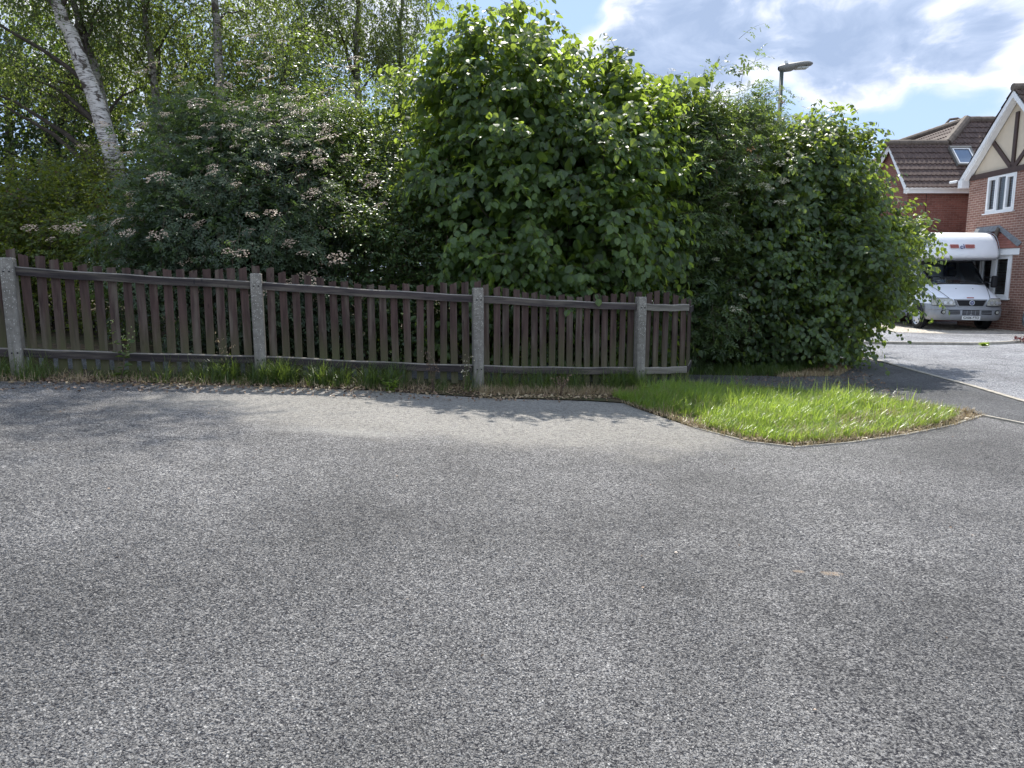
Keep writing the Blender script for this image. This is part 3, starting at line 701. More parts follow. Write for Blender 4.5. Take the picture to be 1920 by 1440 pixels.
    fb(tiled('roof', (Xo-.02, yc+.3, zb-.1), (1, 0, 0), V2, {'vmax': Lb, 'f': lambda v: (0, 9)}, M['tileB'], B))
    o = ridge((Xo-.03, ym, za+.23), (24, ym, za+.23), .11); o.parent = B; fb(o)
    # upper window: wall faces -x ; U runs towards the camera (-y)
    wo = window(B, (WX+.02, wy1, wz0), (0, -1, 0), wy1-wy0, wz1-wz0, [.36, .66, 1.0], (-1, 0, 0)); fb(wo)
    b = MB(); rows = []
    for z in (wz0+.05, wz1-.08):
        rows.append([(WX+.20+.02*math.sin(k*2.1), wy1-.42-k*.022, z) for k in range(14)])
    b.grid(rows); b.build('curtain', M['curtain'], wo)
    # bay window
    p0 = Vector((WX, 23.6)); p1 = Vector((14.62, 23.0)); p2 = Vector((14.62, 22.28)); p3 = Vector((WX, 21.55))
    p2 = Vector((at(1861, 520, 22.25).x, 22.25)); p1 = Vector((p2.x, 23.3)); p0 = Vector((WX, 23.9)); p3 = Vector((WX, 21.62))
    zs, zt = .97, 2.27
    b = MB()
    for a, c in ((p0, p1), (p1, p2), (p2, p3)):
        t = (c-a).normalized(); nn = Vector((t.y, -t.x))
        if nn.x > 0: nn = -nn
        b.prism([(a.x, a.y, 0), (c.x, c.y, 0), (c.x, c.y, zs-.04), (a.x, a.y, zs-.04)], (-nn.x*.1, -nn.y*.1, 0))
    bay = fb(b.build('bay', M['brickB'], B))
    for a, c, pn in ((p1, p2, [.5, 1]), (p2, p3, [1.0])):
        t = (c-a); w = t.length; tn = t/w; nn = Vector((-tn.y, tn.x)) if (-tn.y) < 0 else Vector((tn.y, -tn.x))
        if nn.x > 0: nn = -nn
        wo = window(bay, (a.x, a.y, zs), (tn.x, tn.y, 0), w, zt-zs, pn, (nn.x, nn.y, 0), fr=.07)
        bb = MB(); z = zs+.09
        while z < zt-.1:
            q0 = a+tn*.08-nn*.09; q1 = a+tn*(w-.08)-nn*.09; d = nn*.02
            bb.quad((q0.x-d.x, q0.y-d.y, z), (q1.x-d.x, q1.y-d.y, z), (q1.x+d.x, q1.y+d.y, z-.018), (q0.x+d.x, q0.y+d.y, z-.018)); z += .045
        bb.build('blind', M['blind'], wo)
    ov = .16
    e0, e1, e2, e3 = Vector((WX, p0.y+.15)), Vector((p1.x-ov, p1.y+.05)), Vector((p2.x-ov, p2.y-.08)), Vector((WX, p3.y-.26))
    b = MB(); b.prism([(e0.x, e0.y, zt+.002), (e1.x, e1.y, zt+.002), (e2.x, e2.y, zt+.002), (e3.x, e3.y, zt+.002)], (0, 0, .19)); b.build('fascia', M['white'], bay)
    top = zt+.76; tA = Vector((WX+.0, 22.35, top)); tB = Vector((WX, 23.3, top)); ez = zt+.20
    E2 = Vector((e2.x-.04, e2.y-.04, ez)); E3 = Vector((WX, e3.y-.08, ez)); E1 = Vector((e1.x-.04, e1.y, ez)); E0 = Vector((WX, e0.y, ez))
    def tri_tiled(a, c, t0, t1, name):
        b = MB(); n = 7
        for k in range(n):
            f0, f1 = k/n, (k+1)/n
            l0, r0 = a.lerp(t0, f0), c.lerp(t1, f0); l1, r1 = a.lerp(t0, f1), c.lerp(t1, f1); Z = Vector((0, 0, .045))
            b.quad(l0, r0, r0+Z, l0+Z); b.quad(l0+Z, r0+Z, r1, l1)
        return b.build(name, M['tileR'], bay)
    tri_tiled(E2, E3, tA, tA, 'bay_roof'); tri_tiled(E1, E2, tB, tA, 'bay_roof'); tri_tiled(E0, E1, tB, tB, 'bay_roof')
    o = MB(); o.tube([E2+Vector((-.03, -.02, .06)), tA+Vector((-.06, -.04, .05))], .055, 10); o.build('bay_hip', M['ridge'], bay)
    o = MB(); d = Vector((-.012, 0, 0))
    o.prism([tA+Vector((-.02, .02, .16)), tA+Vector((-.05, -.02, .02)), E3+Vector((-.05, .12, .03)), E3+Vector((-.01, .02, .15))], (.026, .0, .02))
    o.prism([tB+Vector((-.02, .1, .14)), tA+Vector((-.02, 0.02, .14)), tA+Vector((-.12, 0.02, -.03)), tB+Vector((-.12, .1, -.03))], (.0, -.0, .02))
    o.build('flashing', M['lead'], bay)
houses()

# ------------------------------------------------------------------ motorhome
def motorhome():
    th = R(4); root = empty('motorhome', (13.58, 21.15, .03), 'white motorhome with grey bumper parked on gravel in front of the houses', 'motorhome')
    # local frame: x to the image right, y backwards, z up; front bumper at y=0
    root.rotation_euler = (0, R(.5), -th)
    def S(z, yf, hw, rr=.22, crown=.05, yb=2.35):      # plan section of the cab at height z
        pts = [(-hw, yb), (-hw, yf+1.2), (-hw, yf+rr*2.0), (-hw+.02, yf+rr*1.15), (-hw+.09, yf+rr*.5), (-hw+.22, yf+rr*.16), (-hw*.5, yf-crown*.4), (0, yf-crown)]
        pts += [(-x, y) for x, y in pts[-2::-1]]
        return [(x, y, z) for x, y in pts]
    secs = [S(.36, .10, .98), S(.55, .06, 1.0), S(.74, .06, 1.01), S(.88, .06, 1.0), S(.95, .10, .99, .24), S(1.02, .20, .985, .26), S(1.15, .42, .97, .28), S(1.26, .62, .95, .28), S(1.33, .74, .93, .26),
            S(1.38, .80, .92, .22), S(1.60, .98, .885, .2), S(1.85, 1.19, .845, .2), S(2.06, 1.37, .80, .2), S(2.20, 1.50, .77, .2)]
    nsec = len(secs[0])
    b = MB(); V = [p for s_ in secs for p in s_]; F_ = []; n = nsec
    wind = set(range(9, 12)); 
    for i in range(len(secs)-1):
        for j in range(n-1):
            if i in wind and 3 <= j <= n-5: continue            # windscreen opening
            if i in (9, 10, 11) and j in (0, n-2): continue      # door glass opening
            F_.append((i*n+j, i*n+j+1, (i+1)*n+j+1, (i+1)*n+j))
    b.add(V, F_)
    b.add([(-.98, .5, .36), (.98, .5, .36), (.98, 2.35, .36), (-.98, 2.35, .36)], [(0, 1, 2, 3)])
    body = b.build('cab', M['van'], root, smooth=True)
    # windscreen
    def patch(i0, i1, j0, j1, off, name, m, parent, sub=1):
        bb = MB(); rows = []
        for i in range(i0, i1+1):
            rows.append([(x, y-off, z) for x, y, z in secs[i][j0:j1+1]])
        bb.grid(rows); return bb.build(name, m, parent, smooth=True)
    ws = patch(9, 12, 3, n-4, -.004, 'windscreen', M['vglass'], root)
    bb = MB()
    ring = [secs[9][j] for j in range(3, n-3)]
    bb.tube([(x, y-.008, z+.005) for x, y, z in ring], .024, 6)
    bb.tube([(x, y-.008, z-.01) for x, y, z in [secs[12][j] for j in range(3, n-3)]], .026, 6)
    for j in (3, n-4): bb.tube([(secs[i][j][0], secs[i][j][1]-.008, secs[i][j][2]) for i in range(9, 13)], .022, 6)
    bb.build('windscreen_seal', M['black'], ws)
    for sx, x0 in ((-.25, -.75), (.32, -.18)):
        bb = MB(); bb.tube([(sx+.30, .83, 1.40), (sx-.1, .87, 1.46), (sx-.38, .86, 1.44)], .011, 5); bb.build('wiper', M['black'], root)
    bb = MB(); bb.box((0, .80, 1.375), (1.55, .10, .03)); bb.build('scuttle', M['black'], root, bevel=.01)
    for j in (0, n-2):
        bb = MB(); bb.grid([[secs[i][j], secs[i][j+1]] for i in range(9, 13)]); bb.build('side_window', M['vglass'], root)
    # interior
    bb = MB(); bb.box((0, 1.15, 1.30), (1.7, .5, .18)); bb.box((-.38, 1.2, 1.43), (.42, .25, .12)); bb.build('dashboard', M['cab'], root, bevel=.03)
    bb = MB(); bb.tube([(-.38+.19*math.cos(a*PI/8), 1.40-.07*math.sin(a*PI/8), 1.46+.14*math.sin(a*PI/8)) for a in range(17)], .014, 6); bb.build('steering_wheel', M['black'], root)
    for x in (-.42, .42):
        bb = MB(); bb.box((x, 2.0, 1.15), (.5, .16, .9)); bb.box((x, 2.0, 1.72), (.26, .12, .2)); bb.build('seat', M['cab'], root, bevel=.04)
    bb = MB(); rows = [[(.30+.022*k, 2.28+.02*math.sin(k*2.2), z) for k in range(18)] for z in (1.0, 2.1)]; bb.grid(rows); bb.build('curtain', M['curtb'], root)
    bb = MB(); rows = [[(-.72+.02*k, 1.62+.02*math.sin(k*2.2), z) for k in range(6)] for z in (1.75, 2.12)]; bb.grid(rows)
    bb = MB(); bb.box((0, 2.45, 1.4), (1.9, .04, 1.7)); bb.build('bulkhead', M['darkroom'], root)
    bb = MB(); bb.prism([(-.02+x*.0, 1.385, 1.90) for x in (0,)]+[(.14, 1.385, 1.90), (.14, 1.40, 1.97), (-.02, 1.40, 1.97)], (0, .02, 0)); bb.build('rear_view_mirror', M['black'], root)
    # bonnet shut lines
    for sx in (-1, 1):
        bb = MB(); bb.tube([(sx*.58, .07, .95), (sx*.66, .30, 1.085), (sx*.76, .60, 1.235), (sx*.83, .80, 1.34)], .006, 4); bb.build('panel_gap', M['ink'], body)
    for x in (-.19, .30):
        bb = MB(); bb.disc_cyl((x, .515, 1.235), (0, -.5, .86), .012, .012, 8); bb.build('washer_nozzle', M['ink'], body)
    # grey bumper, wrapping to the arches
    zsb = [(.30, .05, .96), (.34, .0, 1.0), (.46, -.03, 1.02), (.60, -.02, 1.025), (.64, .0, 1.02), (.72, .015, 1.02), (.78, .03, 1.01)]
    bb = MB(); rows = [[(x, y, z) for x, y, z in S(z, yf, hw, .2, .05, .56)] for z, yf, hw in zsb]; bb.grid(rows)
    bmp = bb.build('bumper', M['bumper'], root, smooth=True)
    bb = MB(); bb.tube([(x, y-.005, .625) for x, y, z in S(.6, -.022, 1.025, .2, .05, .5)[2:-2]], .013, 5); bb.build('bumper_rib', M['bumper'], bmp)
    for x0, x1, z0, z1, nb in ((-.62, -.30, .48, .60, 2), (-.24, .24, .46, .61, 3), (.30, .60, .48, .60, 2)):
        yb_ = -.062 if abs(x0+x1) < .1 else -.048
        bb = MB(); bb.box(((x0+x1)/2, yb_, (z0+z1)/2), (x1-x0, .03, z1-z0)); o = bb.build('air_intake', M['black'], bmp, bevel=.012)
        bb = MB()
        for k in range(nb): bb.box(((x0+x1)/2, yb_-.016, z0+(z1-z0)*(k+1)/(nb+1)), (x1-x0-.02, .01, .010))
        if nb == 3:
            for k in range(3): bb.box((x0+(x1-x0)*(k+1)/4, yb_-.018, (z0+z1)/2), (.01, .008, z1-z0-.02))
        bb.build('slat', M['bumper'], o)
    for x in (-.76, .76):
        bb = MB(); bb.disc_cyl((x, -.01, .545), (0, 1, 0), .062, .06, 18); o = bb.build('fog_lamp', M['black'], bmp); bb = MB(); bb.disc_cyl((x, -.042, .545), (0, 1, 0), .045, .01, 16); bb.build('lens', M['lens'], o)
    # plate
    bb = MB(); bb.box((.0, -.095, .385), (.52, .012, .112)); pl = bb.build('number_plate', M['plate'], root)
    def text(s_, size, loc, m, parent, rot=(PI/2, 0, 0), ext=.002, name='lettering', xs=1.0, bold=.0):
        cu = bpy.data.curves.new(name, 'FONT'); cu.body = s_; cu.size = size; cu.extrude = ext; cu.align_x = 'CENTER'; cu.align_y = 'CENTER'; cu.offset = bold
        tmp = bpy.data.objects.new('tmp', cu); C.objects.link(tmp); dg = bpy.context.evaluated_depsgraph_get(); dg.update()
        me_ = bpy.data.meshes.new_from_object(tmp.evaluated_get(dg)); bpy.data.objects.remove(tmp); me_.materials.clear()
        o = link(name, me_, parent, m); o.location = loc; o.rotation_euler = rot; o.scale.x = xs; return o
    text('GX06 FTO', .098, (0, -.1035, .385), M['ink'], pl, bold=.0012, xs=1.0)
    # grille
    bb = MB(); 
    def gpoly(w0, w1, z0, z1, y, d): bb.prism([(-w0, y, z0), (w0, y, z0), (w1, y+.02, z1), (-w1, y+.02, z1)], (0, d, 0))
    gpoly(.37, .47, .70, .93, -.035, .06); gr = bb.build('grille', M['bumper'], root, bevel=.012)
    bb = MB(); gpoly(.335, .425, .735, .90, -.040, .02); bb.build('grille_opening', M['ink'], gr)
    bb = MB()
    for k in range(4): bb.box((0, -.046+k*.002, .755+k*.04), (.70+k*.035, .012, .011))
    bb.build('slat', M['black'], gr)
    bb = MB(); bb.disc_cyl((0, -.062, .825), (0, 1, 0), .072, .03, 24); em = bb.build('emblem', M['hub'], gr)
    bb = MB(); bb.disc_cyl((0, -.079, .825), (0, 1, 0), .055, .006, 24); bb.build('emblem_disc', M['navy'], em)
    bb = MB(); bb.box((0, -.084, .825), (.062, .004, .022)); bb.build('emblem_bar', M['hub'], em)
    bb = MB(); bb.box((0, .045, .975), (.20, .006, .030), Matrix.Rotation(R(-40), 3, 'X')); bb.build('badge', M['redmark'], root)
    # headlights: wedge lenses wrapping the corners
    for sx in (-1, 1):
        bb = MB()
        rows = []
        for z, xi, yo in ((.735, .44, .0), (.80, .45, .005), (.86, .47, .02), (.93, .52, .055), (.955, .60, .085)):
            pr = [(xi, -.03+yo), (.62, -.03+yo), (.76, -.005+yo), (.88, .06+yo), (.95, .15+yo), (.99 if z < .9 else .97, .25+yo)]
            rows.append([(sx*x, y, z) for x, y in pr])
        bb.grid(rows); hl = bb.build('headlight', M['lens'], root, smooth=True)
        bb = MB(); bb.tube([rows[0][k] for k in range(6)]+[rows[-1][k] for k in range(5, -1, -1)]+[rows[0][0]], .010, 5); bb.build('headlight_rim', M['black'], hl)
        for x in (.58, .74, .87):
            bb = MB(); bb.disc_cyl((sx*x, -.034+(.09 if x > .8 else .012 if x > .7 else 0), .825), (sx*(.6 if x > .8 else .1), -1, 0), .045, .014, 16); bb.build('reflector', M['hub'], hl)
    # mirrors
    for sx in (-1, 1):
        bb = MB(); bb.box((sx*1.13, .92, 1.45), (.16, .14, .36)); mi = bb.build('mirror', M['black'], root, bevel=.05, bseg=3)
        bb = MB(); bb.tube([(sx*.90, 1.0, 1.42), (sx*1.08, .95, 1.42)], .025, 6); bb.tube([(sx*.88, 1.05, 1.60), (sx*1.08, .95, 1.56)], .012, 6); bb.build('mirror_arm', M['black'], mi)
    # wheels and dark arches
    for sx in (-1, 1):
        for wy in (.98, 4.4):
            cx = sx*(.945 if wy < 2 else 1.03)
            bb = MB(); rr = .335
            prof = [(.10, .22), (.11, .29), (.095, .32), (.05, rr), (-.05, rr), (-.095, .32), (-.11, .29), (-.10, .22)]
            rows = [[(cx+sx*a, wy+r_*math.cos(2*PI*k/36), .335+r_*math.sin(2*PI*k/36)) for k in range(37)] for a, r_ in prof]
            bb.grid(rows); wh = bb.build('wheel', M['tyre'], root, smooth=True)
            bb = MB(); rows = [[(cx+sx*a, wy+r_*math.cos(2*PI*k/36), .335+r_*math.sin(2*PI*k/36)) for k in range(37)] for a, r_ in ((.095, .225), (.112, .21), (.085, .19), (.10, .12), (.115, .07), (.12, .0))]
            bb.grid(rows); hb = bb.build('hubcap', M['hub'], wh, smooth=True)
            bb = MB()
            for k in range(6):
                a = k*PI/3+.3; bb.box((cx+sx*.100, wy+.165*math.cos(a), .335+.165*math.sin(a)), (.02, .05, .035), Matrix.Rotation(a+PI/2, 3, 'X'))
            bb.build('hubcap_slot', M['ink'], hb)
            bb = MB(); bb.tube([(cx+sx*.12-(0 if wy < 2 else 0), wy+.42*math.cos(a*PI/14), .36+.42*math.sin(a*PI/14)) for a in range(15)], .028, 6)
            ar = bb.build('wheel_arch', M['black'], root)
            bb = MB(); bb.disc_cyl((sx*(1.000 if wy < 2 else 1.10), wy, .38), (1, 0, 0), .405, .012, 30); bb.build('arch_recess', M['ink'], ar)
    bb = MB(); bb.box((-.97, 1.50, .28), (.24, .02, .36)); bb.build('mud_flap', M['black'], root)
    # coachbuilt body and luton
    W = 1.13
    bb = MB(); bb.box((0, 4.3, 1.69), (2*W, 3.9, 2.42)); bdy = bb.build('living_body', M['grp'], root, bevel=.10, bseg=4)
    bb = MB(); bb.box((0, 3.6, .44), (2*W-.02, 3.6, .22)); bb.build('skirt', M['bumper'], root, bevel=.03)
    bb = MB(); bb.box((-1.08, 2.0, .40), (.22, .9, .06)); bb.build('side_step', M['bumper'], root, bevel=.01)
    bb = MB()
    prof = [(2.36, 2.12), (1.2, 2.12), (.80, 2.13), (.72, 2.17), (.70, 2.25), (.74, 2.42), (.84, 2.62), (.98, 2.80), (1.16, 2.91), (1.45, 2.965), (2.36, 2.98)]
    def luton(xx, sc_): return [(xx, y if y > 2.3 else y+(1-sc_)*.5, 2.12+(z-2.12)*(1-(1-sc_)*.25)+(1-sc_)*.08) for y, z in prof]
    rows = [luton(x, s_) for x, s_ in ((-W-.01, .45), (-W, .72), (-W+.05, .90), (-W+.14, .98), (-.7, 1), (0, 1.02), (.7, 1), (W-.14, .98), (W-.05, .90), (W, .72), (W+.01, .45))]
    bb.grid(rows)
    for q, rev in ((rows[0], 0), (rows[-1], 1)): bb.add(q, [tuple(range(len(q)))[::(-1 if rev else 1)]])
    lt = bb.build('overcab', M['grp'], root, smooth=True)
    bb = MB(); bb.box((0, 1.75, 2.115), (2*W-.1, 1.8, .03)); bb.build('overcab_floor', M['bumper'], lt)
    sm = lt.modifiers.new('sub', 'SUBSURF'); sm.levels = 1; sm.render_levels = 2
    # edge trim
    for sx in (-1, 1):
        bb = MB(); bb.tube([(sx*(W-.03), y+(.03), 2.12+(z-2.12)*.985+.012) for y, z in prof[2:]], .012, 5); bb.build('trim', M['bumper'], lt)
    # faded red stripe logo with the letters
    sl = math.atan2(.10, .20)
    Rx = Matrix.Rotation(-sl*.85, 3, 'X')
    def onf(z): return .70+(z-2.25)*.30-.012
    for x0, x1 in ((-.36, -.10), (.08, .36)):
        bb = MB()
        for k in range(5):
            z = 2.45+k*.022-.01; y = .735+(z-2.42)*.5-.022
            bb.box(((x0+x1)/2+random.uniform(-.006, .006), y, z+.02), (x1-x0+random.uniform(-.02, .0), .012, .019), Rx)
        bb.build('stripe_logo', M['redmark'], lt)
    text('c', .21, (-.035, .728, 2.485), M['navy'], lt, rot=(PI/2-sl*.85, 0, 0), ext=.004, bold=.004, xs=.95)
    text('i', .21, (.035, .728, 2.50), M['navy'], lt, rot=(PI/2-sl*.85, 0, 0), ext=.004, bold=.004, xs=1.0)
    root.scale = (1, 1, 1)
motorhome()

# ------------------------------------------------------------------ car at the right edge
def car():
    root = empty('parked_car', (13.93, 18.8, .022), 'dark teal car parked at the right edge, only its rounded front bumper showing', 'car')
    # length along +x, front at x=0; halfwidth .82
    st = [(0.0, .58, .30, .62), (.05, .70, .22, .70), (.25, .79, .19, .76), (.7, .82, .18, .84), (1.15, .83, .18, .93), (1.3, .83, .18, .95), (2.0, .84, .18, .97), (3.0, .84, .18, .98), (3.6, .82, .2, 1.0), (3.9, .76, .25, .98), (3.95, .6, .35, .9)]
    b = MB(); rows = []
    for x, hw, z0, z1 in st:
        rows.append([(x, -hw+.10, z0), (x, -hw, z0+.10), (x, -hw-.01, (z0+z1)/2), (x, -hw+.03, z1-.06), (x, -hw+.14, z1), (x, 0, z1+.03), (x, hw-.14, z1), (x, hw-.03, z1-.06), (x, hw+.01, (z0+z1)/2), (x, hw, z0+.10), (x, hw-.10, z0)])
    b.grid(rows); b.add(rows[0], [tuple(range(11))]); b.add(rows[-1], [tuple(range(11))[::-1]])
    b.build('body', M['teal'], root, smooth=True)
    gs = [(1.2, .68, .96, .98), (1.85, .60, 1.0, 1.42), (2.3, .60, 1.0, 1.47), (3.0, .60, 1.0, 1.45), (3.75, .64, .98, 1.02)]
    b = MB(); rows = [[(x, -hw-.08, z0), (x, -hw, z1-.04), (x, -hw+.1, z1), (x, hw-.1, z1), (x, hw, z1-.04), (x, hw+.08, z0)] for x, hw, z0, z1 in gs]; b.grid(rows); b.build('cabin_glass', M['glass'], root, smooth=True)
    b = MB(); b.grid([[(x, y*.93, z1+.012) for y in (-hw, -hw/2, 0, hw/2, hw)] for x, hw, z0, z1 in gs[1:4]]); b.build('roof', M['teal'], root, smooth=True)
    for sy in (-1, 1):
        for x in (.75, 3.2):
            b = MB(); rows = [[(x+r_*math.cos(2*PI*k/28), sy*(.74+a), .30+r_*math.sin(2*PI*k/28)) for k in range(29)] for a, r_ in ((-.1, .2), (-.1, .28), (-.05, .30), (.07, .30), (.10, .27), (.10, .2))]
            b.grid(rows); w = b.build('wheel', M['tyre'], root, smooth=True); b = MB(); b.disc_cyl((x, sy*.83, .30), (0, 1, 0), .2, .02, 20); b.build('hubcap', M['hub'], w)
        b = MB(); b.box((.10, sy*.55, .62), (.12, .26, .12)); b.build('headlight', M['lens'], root, bevel=.03)
    b = MB(); b.box((.0, 0, .45), (.04, .7, .12)); b.build('grille', M['black'], root)
car()

# ------------------------------------------------------------------ street lamp
def street_lamp():
    top = at(1466, 128, 17.2); H = top.z-float(g(top.x))
    root = empty('street_lamp', (top.x, top.y, float(g(top.x))), 'grey street lamp with flat lantern rising behind the right-hand bush', 'street lamp')
    b = MB(); b.tube([(0, 0, -.2), (0, 0, 1.3), (0, 0, 1.35), (0, 0, H)], [.085, .085, .055, .045], 12); b.build('pole', M['pole'], root, smooth=True)
    b = MB(); rows = []
    for x, w, z0, z1 in ((-.08, .05, -.04, .04), (-.05, .085, -.07, .07), (.06, .10, -.09, .095), (.20, .12, -.08, .105), (.30, .145, -.04, .11), (.45, .16, -.015, .12), (.58, .14, .0, .12), (.67, .09, .02, .10), (.71, .02, .055, .07)):
        rows.append([(x, w*math.cos(a*PI/6), (z0+z1)/2+(z1-z0)/2*math.sin(a*PI/6)) for a in range(13)])
    b.grid(rows); hd = b.build('lantern', M['lamp'], root, smooth=True); hd.location = (0, 0, H); hd.rotation_euler.y = R(-3)
    b = MB(); b.disc_cyl((.10, 0, .125), (0, 0, 1), .036, .06, 12); b.build('photocell', M['white'], hd)
    b = MB(); b.box((.45, 0, -.022), (.26, .2, .03)); b.build('lamp_glass', M['curtain'], hd, bevel=.01)
street_lamp()

# ------------------------------------------------------------------ vegetation engine
def unit(a): return a/np.maximum(np.linalg.norm(a, axis=-1, keepdims=True), 1e-9)
def leaf_shape(kind):
    """template vertices (length 1 along +y, normal +z) and triangles"""
    def fan(outline, mid):
        V = [mid]+outline; n = len(outline); return np.array(V, float), [(0, 1+i, 1+(i+1) % n) for i in range(n)]
    if kind == 'round':     # hazel: broad, short point, cupped with drooping tip
        o = [(0, 0, 0), (.26, .10, .05), (.42, .38, .07), (.40, .66, .03), (.20, .88, -.06), (0, 1.04, -.16), (-.20, .88, -.06), (-.40, .66, .03), (-.42, .38, .07), (-.26, .10, .05)]
        return fan(o, (0, .5, -.04))
    if kind == 'oval':
        o = [(0, 0, 0), (.24, .25, .05), (.27, .55, .03), (0, 1, -.14), (-.27, .55, .03), (-.24, .25, .05)]
        return fan(o, (0, .5, -.03))
    if kind == 'lobed':
        o = [(0, 0, 0), (.38, .02, .02), (.30, .30, .05), (.52, .52, .0), (.22, .62, .04), (0, 1, -.12), (-.22, .62, .04), (-.52, .52, .0), (-.30, .30, .05), (-.38, .02, .02)]
        return fan(o, (0, .4, -.04))
    if kind == 'diamond':
        return np.array([(0, 0, 0), (.38, .38, .05), (0, 1, -.05), (-.38, .38, .05)], float), [(0, 1, 2), (0, 2, 3)]
    if kind == 'quad5':
        return np.array([(0, 0, 0), (.36, .25, .05), (.3, .7, .02), (0, 1, -.1), (-.3, .7, .02), (-.36, .25, .05)], float), [(0, 1, 2), (0, 2, 3), (0, 3, 4), (0, 4, 5)]
    def leaflets(items, w):
        V = []; T = []
        for (x, y, ang, L, dz) in items:
            c, s = math.cos(ang), math.sin(ang); b = len(V)
            for (lx, ly, lz) in ((0, 0, 0), (w*L, .4*L, .03), (0, L, -.10*L), (-w*L, .4*L, .03)):
                V.append((x+lx*c+ly*s, y-lx*s+ly*c, lz-dz))
            T += [(b, b+1, b+2), (b, b+2, b+3)]
        return np.array(V, float), T
    if kind == 'elder':
        return leaflets([(0, .55, 0, .5, .06), (.02, .5, 1.05, .42, .03), (-.02, .5, -1.05, .42, .03), (.02, .25, 1.2, .36, 0), (-.02, .25, -1.2, .36, 0)], .24)
    if kind == 'rowan':
        it = [(0, .86, 0, .2, .1)]
        for k in range(6):
            y = .16+k*.13
            it += [(.01, y, 1.25, .24, .02*k), (-.01, y, -1.25, .24, .02*k)]
        return leaflets(it, .22)
    if kind == 'blade':
        return np.array([(-.5, 0, 0), (.5, 0, 0), (.42, .5, 0), (-.42, .5, 0), (0, 1, 0)], float), [(0, 1, 2), (0, 2, 3), (3, 2, 4)]
def place_leaves(shape, p, ax, nr, size):
    V, T = leaf_shape(shape) if isinstance(shape, str) else shape
    T = np.array(T); ax = unit(ax); x = unit(np.cross(ax, nr)); z = np.cross(x, ax)
    out = p[:, None, :]+size[:, None, None]*(V[None, :, 0:1]*x[:, None, :]+V[None, :, 1:2]*ax[:, None, :]+V[None, :, 2:3]*z[:, None, :])
    n = len(p); tri = (T[None]+(np.arange(n)*len(V))[:, None, None]).reshape(-1, 3)
    return out.reshape(-1, 3), tri, len(V)
def twig_mesh(P0, D, L, droop, r, segs=3):
    """three-sided tapering curved twigs"""
    n = len(P0); t = np.linspace(0, 1, segs+1)
    pts = P0[:, None]+D[:, None]*(L[:, None]*t)[:, :, None]; pts[:, :, 2] -= (droop*L)[:, None]*t**2
    a = unit(np.cross(D, np.array([0.3, .5, .8]))); b = np.cross(D, a)
    rr = (r[:, None]*(1-.75*t))[:, :, None]
    rings = np.stack([pts+rr*(a[:, None]*math.cos(k*2*PI/3)+b[:, None]*math.sin(k*2*PI/3)) for k in range(3)], 2)   # n,segs+1,3,3
    V = rings.reshape(-1, 3); q = []
    for s in range(segs):
        for k in range(3): q.append((s*3+k, s*3+(k+1) % 3, (s+1)*3+(k+1) % 3, (s+1)*3+k))
    q = np.array(q); F_ = (q[None]+(np.arange(n)*(segs+1)*3)[:, None, None]).reshape(-1, 4)
    return V, F_
def lobes_world(L):
    """(px, py, depth, width px, height px, thickness m) -> ellipsoids in metres"""
    out = []
    for (px, py, Y, rx, rz, ry) in L:
        c = at(px, py, Y); s = Y/FPX
        out.append((np.array(c), np.array([rx*s, ry, rz*s])))
    return out
def clusters(lobes, n, rng, inner=.22, rmin=.86, rmax=1.04):
    w = np.array([(r[0]*r[2]+r[0]*r[1]+r[1]*r[2]) for c, r in lobes]); w /= w.sum()
    pts = []; nrm = []
    tries = 0
    while len(pts) < n and tries < n*30:
        tries += 1
        i = rng.choice(len(lobes), p=w); c, r = lobes[i]
        d = rng.normal(size=3); d /= np.linalg.norm(d)
        rad = rng.uniform(rmin, rmax) if rng.random() > inner else rng.uniform(.35, rmin)
        rad *= 1+.10*math.sin(3.3*d[0]+i*1.7+2*d[2])*math.cos(4.1*d[2]+i*2.3)+.07*math.sin(9*d[0]+i)*math.sin(8*d[2]+i*.7)
        p = c+r*d*rad
        if p[2] < float(g(p[0]))+.08: continue
        if rad >= rmin and any(np.sum(((p-c2)/r2)**2) < .62 for j, (c2, r2) in enumerate(lobes) if j != i): continue
        nn = d/r; pts.append(p); nrm.append(nn/np.linalg.norm(nn))
    return np.array(pts), np.array(nrm)
